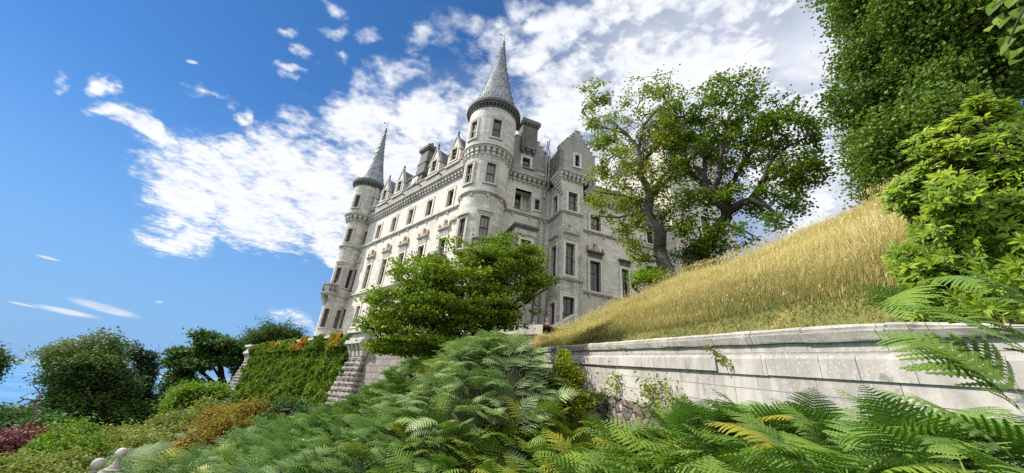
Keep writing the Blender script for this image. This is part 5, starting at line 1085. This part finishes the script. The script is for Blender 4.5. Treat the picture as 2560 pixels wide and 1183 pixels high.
# ------------------------------------------------------------------ ivy on the bastion
e=empty('climbing_ivy',PBa(20,2,1),'dense green ivy sheet turning orange along the top of the bastion wall','ivy')
n=70000; s=rng.uniform(4.4,30.7,n); z=rng.uniform(-1.6,5.5,n); f=np.clip((z+2.2)/6.8,0,1); bulge=.12*np.sin(s*1.3+2*np.sin(z*1.1))*np.sin(z*1.9+1.5*np.sin(s*.7))+.05*np.sin(s*5.1+z*3.7)*np.sin(z*6-s*2); bc=np.column_stack([rng.uniform(5,30,520),rng.uniform(-1.8,5.3,520)]); bh=rng.uniform(.06,.52,520)
lump=np.zeros(n)
for (a_,b_),h_ in zip(bc,bh):
    q_=((s-a_)**2+(z-b_)**2)/(.06+.9*h_*h_); lump=np.maximum(lump,h_*np.exp(-q_))
d=.9*(1-f)+.12+lump+bulge*.6+rng.uniform(-.06,.06,n)+np.where(z>4.45,.22,0)
keep=~((z>5.0)&(np.sin(s*2.1)>.75))&(s<29.9+.5*np.sin(z*2.1)+.3*np.sin(z*7))&(s>5.2+.45*np.sin(z*2.3)+.3*np.sin(z*6.1)-np.where(z>4.4,1.1,0)); keep&=~((np.sin(s*1.9+1.5*np.sin(z*1.3))*np.sin(z*1.7+s*.6)>.80)&((s<9)|(s>26)|(z<.2))); s,z,d=s[keep],z[keep],d[keep]; n=len(s)
C=OC-uL*s[:,None]+nL*(4.0+d)[:,None]+ZZ*z[:,None]
red=sm(z,3.9,4.9)*(.5+.5*np.sin(s*.9+1.2))*.62*sm(-np.abs(s-14),-17,0)+.12*np.sin(s*.8+z)*np.sin(z*1.1); mb=MB(); add_leaves(mb,C,.19,up=.45,droop=.4,asp=.85,tint=.40+red+rng.normal(0,.13,n),out=nL*.55); mb.build('leaves',M['ivy_leaf'],e)
# ------------------------------------------------------------------ trees towards the sea
G_='trees towards the sea'
def far_tree(name,label,blobs,n,leaf,per,rad_,size,**k):
    bush(name,label,'tree',blobs,n,leaf,per,rad_,size,group=G_,rtip=.05,**k)
far_tree('broadleaf_tree','large rounded dark tree nearest the sea with a paler loose top',[(222,925,62,78,58,4),(190,990,62,56,52,4),(270,990,62,62,60,4),(220,1045,60,95,46,4),(300,1040,62,50,42,3.5)],1105,'olive_leaf',105,0.97,0.28,asp=.75,flat=.7)
far_tree('willow_tree','pale grey-green feathery tree top rising behind the large rounded tree',[(215,885,66,72,36,4),(160,905,66,50,30,4),(260,895,66,45,32,4)],361,'silver_leaf',105,0.91,0.24,asp=.75,flat=.6,droop=.5)
far_tree('pine_tree','narrow blackish conifer standing behind the large rounded tree',[(350,893,72,24,16,1.5),(345,925,72,27,22,2),(350,965,72,28,32,2),(348,1020,72,36,40,2)],488,'conifer_leaf',105,0.77,0.27,asp=.75,flat=.5)
T=np.concatenate([blob_pts([(545,866,64,74,26,4),(472,902,64,52,26,4),(608,882,64,58,30,4),(442,945,64,34,24,3),(628,930,64,34,24,3),(525,905,64,70,18,4),(455,985,62,44,30,3)],560,.6,14)])
Lo=[px_limb(p,64,r,.8) for p,r in (([(568,1040),(562,985),(556,950),(548,905)],[.55,.5,.42,.25]),([(562,990),(530,950),(500,925),(478,905)],[.3,.22,.15,.08]),([(560,975),(590,945),(612,915),(620,890)],[.3,.22,.15,.08]),([(556,950),(540,930),(520,895)],[.2,.14,.07]),([(535,955),(500,955),(460,950)],[.16,.11,.06]))]
tree('oak_tree','wide dark oak with sky showing through its limbs beside the bastion','tree',Lo,T,'deep_leaf','dark_bark',100,.95,.36,group=G_,step=1.,rtip=.03,flat=.5,asp=.75)
far_tree('broadleaf_tree','rounded treetop showing just above the ivy-clad parapet',[(690,848,66,50,26,4),(650,858,66,30,22,3),(725,850,66,20,18,3)],318,'olive_leaf',105,0.85,0.22,asp=.75)
far_tree('broadleaf_tree','dark tree cut off by the left edge of the view, above the sea',[(-46,905,44,24,22,.8),(-52,930,44,24,20,.8)],150,'deep_leaf',105,0.59,0.18,asp=.75)
far_tree('small_tree','slim grey-green tree in the gap between conifer and oak',[(392,1020,70,20,26,1.5),(405,1050,68,32,30,2)],255,'silver_leaf',105,0.65,0.22,asp=.75)
e=empty('dead_tree',at(90,1050,46),'bare leafless branches sticking up against the sea','tree',G_)
mb=MB(); T=np.array([at(x,y,46+rng.uniform(-.8,.8)) for x,y in [(60,998),(72,985),(84,966),(92,972),(100,985),(112,975),(50,1006),(120,1000),(78,1000),(96,1000),(66,1012),(106,1010)]]); grow(mb,[(np.array([at(90,1060,46),at(88,1030,46),at(86,1005,46)]),[.14,.11,.07])],T,.5,.03,.25); mb.build('trunk',M['bleached_bark'],e)
bush('shrub','dark green bushes under the bare branches at the left edge','shrub',[(60,1058,50,75,26,2),(15,1068,48,45,24,2),(110,1075,46,65,24,2)],230,'deep_leaf',66,.9,0.306,asp=.7)
bush('shrub','bright lime-green bush in front of the wide oak','shrub',[(500,988,42,62,26,2.2),(545,985,42,26,18,1.5),(460,1000,42,30,16,1.5)],190,'lime_leaf',66,.55,0.204,asp=.7)
bush('shrub','olive heathery shrub slope below the lime-green bush','shrub',[(520,1045,31,75,38,2.2),(440,1075,29,80,36,2.2),(360,1095,27,70,30,1.8),(300,1105,25,50,26,1.5),(370,1130,21,60,24,1.2)],520,'heath_leaf',66,.42,0.128,asp=.7,flat=.8)
bush('shrub','dark copper-purple shrub in the lower left corner','shrub',[(60,1112,25,85,36,1.8),(10,1130,24,60,40,1.5),(120,1100,26,45,22,1.2)],330,'copper_leaf',66,.36,0.119,asp=.7)
bush('shrub','vivid lime-green shrub right of the copper-purple one','shrub',[(170,1112,19,72,36,1.3),(130,1130,19,50,30,1.),(215,1120,19,40,28,1.)],300,'lime_leaf',66,.28,0.093,asp=.7)
bush('shrub','yellow-olive shrub lowest in the corner left of the stone balls','shrub',[(110,1172,15.5,85,30,1.),(180,1180,15,60,28,.9),(40,1180,15.5,60,26,.9)],280,'heath_leaf',66,.24,0.076,asp=.7)
bush('shrub','bronze and orange shrub at the foot of the far bastion pier','shrub',[(600,1045,24,62,26,1.3),(650,1035,25,40,20,1.),(560,1060,23,40,22,1.)],260,'bronze_leaf',66,.32,0.111,asp=.7)
bush('shrub','bronze and green shrub nearer the path, below the other bronze one','shrub',[(535,1095,17.5,55,36,1.),(500,1120,17,40,26,.8),(580,1080,18,40,26,.8)],260,'bronze_leaf',66,.26,0.085,asp=.7)
bush('shrub','dark green sprawling shrub at the foot of the ivy wall','shrub',[(720,1030,25,70,26,1.2),(660,1075,21,60,26,1.1),(770,1045,24,40,18,1.)],240,'deep_leaf',60,.32,0.119,asp=.7)
# ------------------------------------------------------------------ plants on the garden wall
bush('wall_shrub','yellow and red leafed shrub climbing the far end of the garden wall','shrub',[(1405,925,11.6,30,36,.3),(1392,975,11.2,42,30,.4),(1425,965,11.4,30,36,.3),(1408,888,11.8,10,16,.15),(1440,1000,11.,30,24,.3)],260,'vine_leaf',40,.15,.085,asp=.7,base=at(1400,1020,11.4))
def creeper(label,pts,D,n,leafpx,spread,size=.085,leaf='vine_leaf',tb=.4):
    e=empty('wall_creeper',at(*pts[0],D(pts[0][0])),label,'creeper','creepers on the garden wall'); mb=MB()
    P=[at(x,y,D(x)) for x,y in pts]; mb.tube(P,[.008]*(len(P)-1)+[.003],5); mb.build('stem',M['dark_bark'],e)
    f=rng.random(n)*(len(P)-1); i=np.minimum(f.astype(int),len(P)-2); g=(f-i)[:,None]; P=np.array(P); C=P[i]*(1-g)+P[i+1]*g+rng.normal(size=(n,3))*spread; mb=MB(); add_leaves(mb,C,size,up=.3,droop=.35,asp=.62,tint=rng.normal(tb,.2,n),out=WN*.8); mb.build('leaves',M[leaf],e)
def DW_(x): 
    a=math.degrees(math.atan2(*(ray(x,960)[:2]))); return 5/math.sin(rad(a+10))-.22
creeper('yellow-green creeper spraying along the wall beside the yellow shrub',[(1450,1000),(1480,985),(1515,990),(1545,965),(1535,935)],DW_,420,0,.15)
creeper('leafy creeper with reddish tips half way along the wall foot',[(1660,1050),(1640,1010),(1625,985),(1610,965),(1650,960),(1690,1000),(1715,1030)],DW_,520,0,.14)
creeper('single vine trailing down from the coping over the stepped ledge',[(1768,862),(1780,880),(1805,893),(1815,905),(1790,902)],DW_,46,0,.05,.09)
creeper('low green and red vine sprawling in front of the rubble footing',[(1600,1150),(1620,1110),(1580,1095),(1650,1085),(1660,1130),(1560,1130)],lambda x: DW_(x)-.35,620,0,.19,.075,tb=.33)
creeper('thin tuft of weeds growing under the coping, farther one',[(1545,868),(1560,872),(1572,868)],DW_,60,0,.04,.04,'ivy_leaf',.4)
creeper('thin tuft of weeds growing under the coping, nearer one',[(1655,866),(1680,868),(1712,866)],DW_,60,0,.035,.035,'ivy_leaf',.45)
e=empty('wild_daisies',at(2170,800,8.2),'few small white daisies in the dry grass beside the glossy shrub','flowers')
mb=MB()
for x,y in ((2170,770),(2174,772),(2176,745),(2188,748),(2190,768)):
    c=at(x,y,8.2); k=7; V=[c]; 
    for i in range(k*2): a=np.pi*i/k; rr=.032 if i%2==0 else .017; V.append(c+np.array([-.5*math.sin(a),-.3*math.sin(a),math.cos(a)])*rr+np.array([-.005,0,0]))
    mb.add(V,None,[(0,1+i,1+(i+1)%(2*k)) for i in range(2*k)]); mb.tube([c,c-ZZ*.3+np.array([.03,0,0])],[.003,.003],4)
mb.build('blooms',plain('white_petal',(.75,.75,.72)),e)
# ------------------------------------------------------------------ stone balls, stair wall, people
def ball(label,x,y,r,D,short):
    c=at(x,y,D); e=empty('ball_finial',c-ZZ*(1.4),label,'stone ball','stone balls on the lower gate piers'); z=c[2]
    mb=MB(); mb.lathe(c,[(.01,z+r)]+[(r*math.cos(a),z+r*math.sin(a)) for a in np.linspace(1.45,-1.2,16)]+[(r*.42,z-r*.97),(r*.40,z-r*1.15)],28); mb.build('ball',M['trim_stone'],e,smooth=True)
    mb=MB(); zb=z-r*1.15; mb.lathe(c,[(r*.40,zb),(r*.44,zb-r*.3),(r*.7,zb-r*.9),(r*1.25,zb-r*1.6),(r*1.7,zb-r*1.75),(r*1.7,zb-r*2.2),(0,zb-r*2.2)],28); 
    P=frame(np.array([c[0],c[1],0]),uR,nR); k=r*1.35; k=r*2.; mb.box(P,-k,k,zb-1.9,zb-r*3.2,-k,k); mb.box(P,-k*1.15,k*1.15,zb-r*3.2,zb-r*2.2,-k*1.15,k*1.15); mb.build('pedestal',M['weathered_ashlar'],e)
ball('weathered stone ball finial lower and nearer on its pier',245,1160,.11,12.2,0); ball('weathered stone ball finial higher and farther on its flared pier',303,1133,.105,12.8,0)
a=at(1338,838,22.6); b=at(1396,806,23.6); mb=MB(); u=b-a; L=np.linalg.norm(u[:2]); uh=np.array([u[0],u[1],0])/L; nh=np.array([uh[1],-uh[0],0]); Ps=lambda s,z,d: a+uh*s+nh*d+ZZ*(z+u[2]*s/L)
w=empty('stair_wall',a-ZZ,'low sloping stair wall with pale coping below the castle door','wall'); mb.box(Ps,-.6,L+1.2,-1.6,-.13,-.2,.0); mb.build('wall_face',M['pale_ashlar'],w); mb=MB(); mb.box(Ps,-.65,L+1.2,-.13,.0,-.26,.08); mb.build('coping',M['pale_trim'],w)
# ------------------------------------------------------------------ people by the castle door
def skin_obj(name,verts,edges,radii,m,parent,lv=2,root=0):
    me=bpy.data.meshes.new(name); me.from_pydata([tuple(v) for v in verts],edges,[]); o=bpy.data.objects.new(name,me); COL.objects.link(o); me.materials.append(m)
    md=o.modifiers.new('skin','SKIN'); md.use_smooth_shade=True
    for i,r in enumerate(radii):
        sv=me.skin_vertices[0].data[i]; sv.radius=(r,r) if np.ndim(r)==0 else r; sv.use_root=(i==root)
    s=o.modifiers.new('sub','SUBSURF'); s.levels=lv; s.render_levels=lv; o.parent=parent; return o
def person(label,loc,h,yaw,bend,hair,top,legs,armL,armR,long_hair=False):
    e=empty('person',loc,label,'person'); e.rotation_euler=(0,0,yaw); k=h/1.7
    bz=math.sin(bend); bc=math.cos(bend); hip=np.array([0,0,.92]); 
    def up(d,x=0,y=0): return hip+np.array([x,y*bc-d*bz*-1*(-1),d*bc])        # along the bent spine (leans towards -y)
    sp=[hip,up(.20),up(.40),up(.54),up(.62)]; head=[up(.70,0,-.02),up(.80,0,-.02)]
    V=[hip,up(.2),up(.38),up(.52),up(.6),up(.68,0,-.015),up(.765,0,-.02),up(.84,0,-.01)]; R=[(.15,.11),(.135,.10),(.16,.105),(.13,.09),(.055,.055),(.075,.08),(.082,.098),(.05,.06)]; E=[(i,i+1) for i in range(7)]
    for sg,arm in ((-1,armL),(1,armR)):
        b=len(V); sh=up(.50,sg*.19); el=sh+np.array(arm[0]); wr=el+np.array(arm[1]); hd=wr+unit(np.array(arm[1]))*.09
        V+=[sh,el,wr,hd]; R+=[.058,.045,.032,.03]; E+=[(3,b),(b,b+1),(b+1,b+2),(b+2,b+3)]
        for f in range(5):                                       # fingers and thumb
            off=np.array([(f-2)*.014,.0,0]); tip=hd+unit(np.array(arm[1]))*(.075 if f else .03)+off*1.4+(np.array([sg*-.04,0,0]) if f==0 else 0); V.append(tip); R.append(.009); E.append((b+3,len(V)-1))
        b=len(V); V+=[hip+np.array([sg*.09,0,-.04]),np.array([sg*.10,-.02,.48]),np.array([sg*.10,.02,.09]),np.array([sg*.11,-.14,.04])]; R+=[.095,.06,.042,.035]; E+=[(0,b),(b,b+1),(b+1,b+2),(b+2,b+3)]
    skin_obj('body',np.array(V)*k,E,[tuple(np.array(r)*k) if np.ndim(r) else r*k for r in R],M['skin'],e)
    TV=[hip,up(.2),up(.38),up(.52),up(.585)]; TR=[(.165,.125),(.15,.115),(.175,.12),(.145,.105),(.075,.075)]; TE=[(i,i+1) for i in range(4)]
    for sg,arm in ((-1,armL),(1,armR)):
        b=len(TV); sh=up(.50,sg*.19); el=sh+np.array(arm[0]); wr=el+np.array(arm[1])*.9; TV+=[sh,el,wr]; TR+=[.07,.058,.045]; TE+=[(3,b),(b,b+1),(b+1,b+2)]
    skin_obj('jacket',np.array(TV)*k,TE,[tuple(np.array(r)*k) if np.ndim(r) else r*k for r in TR],top,e)
    LV=[hip]; LR=[(.16,.12)]; LE=[]
    for sg in (-1,1): b=len(LV); LV+=[hip+np.array([sg*.09,0,-.05]),np.array([sg*.10,-.02,.48]),np.array([sg*.10,.02,.12])]; LR+=[.108,.075,.06]; LE+=[(0,b),(b,b+1),(b+1,b+2)]
    skin_obj('trousers',np.array(LV)*k,LE,[tuple(np.array(r)*k) if np.ndim(r) else r*k for r in LR],legs,e)
    HV=[up(.80,0,.02),up(.87,0,.005),up(.84,0,.05),up(.76,0,.075)]+([up(.66,0,.08),up(.56,0,.085)] if long_hair else []); HR=[.088,.062,.07,.05]+([.055,.04] if long_hair else [])
    skin_obj('hair',np.array(HV)*k,[(i,i+1) for i in range(len(HV)-1)],[r*k for r in HR],hair,e)
    f=MB()                                                       # face: nose, eyes, mouth, ears
    c=up(.775,0,-.02); fr=np.array([0,-1,0.]); 
    f.add(np.array([c+[-.014,-.092,-.01],c+[.014,-.092,-.01],c+[0,-.118,-.012],c+[0,-.094,.03]])*k,None,[(0,1,2),(0,2,3),(1,3,2)],m=0)
    for sg in (-1,1):
        f.lathe((c+[sg*.032,-.088,0])*k,[(.0,(c[2]+.014)*k),(.012*k,(c[2]+.02)*k),(.0,(c[2]+.028)*k)],8,m=1); f.lathe((c+[sg*.083,.0,0])*k,[(0,(c[2]-.02)*k),(.014*k,c[2]*k),(.012*k,(c[2]+.02)*k),(0,(c[2]+.03)*k)],8)
    f.add(np.array([c+[-.022,-.091,-.043],c+[.022,-.091,-.043],c+[.016,-.093,-.052],c+[-.016,-.093,-.052]])*k,[(0,1,2,3)],m=2); f.build('face',[M['skin'],M['iron'],M['lip']],e)
    return e
plain('skin',(.52,.34,.26),rough=.55,noise=.08); plain('lip',(.36,.14,.12)); plain('grey_hair',(.50,.48,.46),noise=.2,scale=40); plain('dark_hair',(.025,.018,.014),noise=.3,scale=40)
plain('dark_cloth',(.05,.035,.035),rough=.9,noise=.3); plain('pink_cloth',(.72,.52,.50),rough=.9,noise=.1); plain('navy_cloth',(.03,.035,.06),rough=.9); plain('stripe_cloth',(.20,.15,.14),rough=.9,noise=.5,scale=25)
def stand(x,y,D,h): p=at(x,y,D); return np.array([p[0],p[1],p[2]-h])
person('grey-haired person in a dark jacket leaning on the stair wall below the door',stand(1371,800,24.9,1.66),1.68,rad(-35),.28,M['grey_hair'],M['stripe_cloth'],M['navy_cloth'],([-.10,-.12,-.22],[.02,-.20,-.12]),([.10,-.12,-.22],[-.02,-.20,-.12]),True)
person('smaller dark-haired person in a pale pink top beside the stair wall',stand(1393,805,25.2,1.50),1.52,rad(70),.12,M['dark_hair'],M['pink_cloth'],M['navy_cloth'],([-.08,-.02,-.26],[.0,-.12,-.2]),([.08,-.05,-.25],[.0,-.16,-.16]))
person('dark-haired person half hidden behind the bracken left of the stair wall',stand(1333,808,24.6,1.60),1.62,rad(20),.08,M['dark_hair'],M['dark_cloth'],M['navy_cloth'],([-.07,0,-.27],[.0,-.06,-.24]),([.07,0,-.27],[.0,-.06,-.24]))
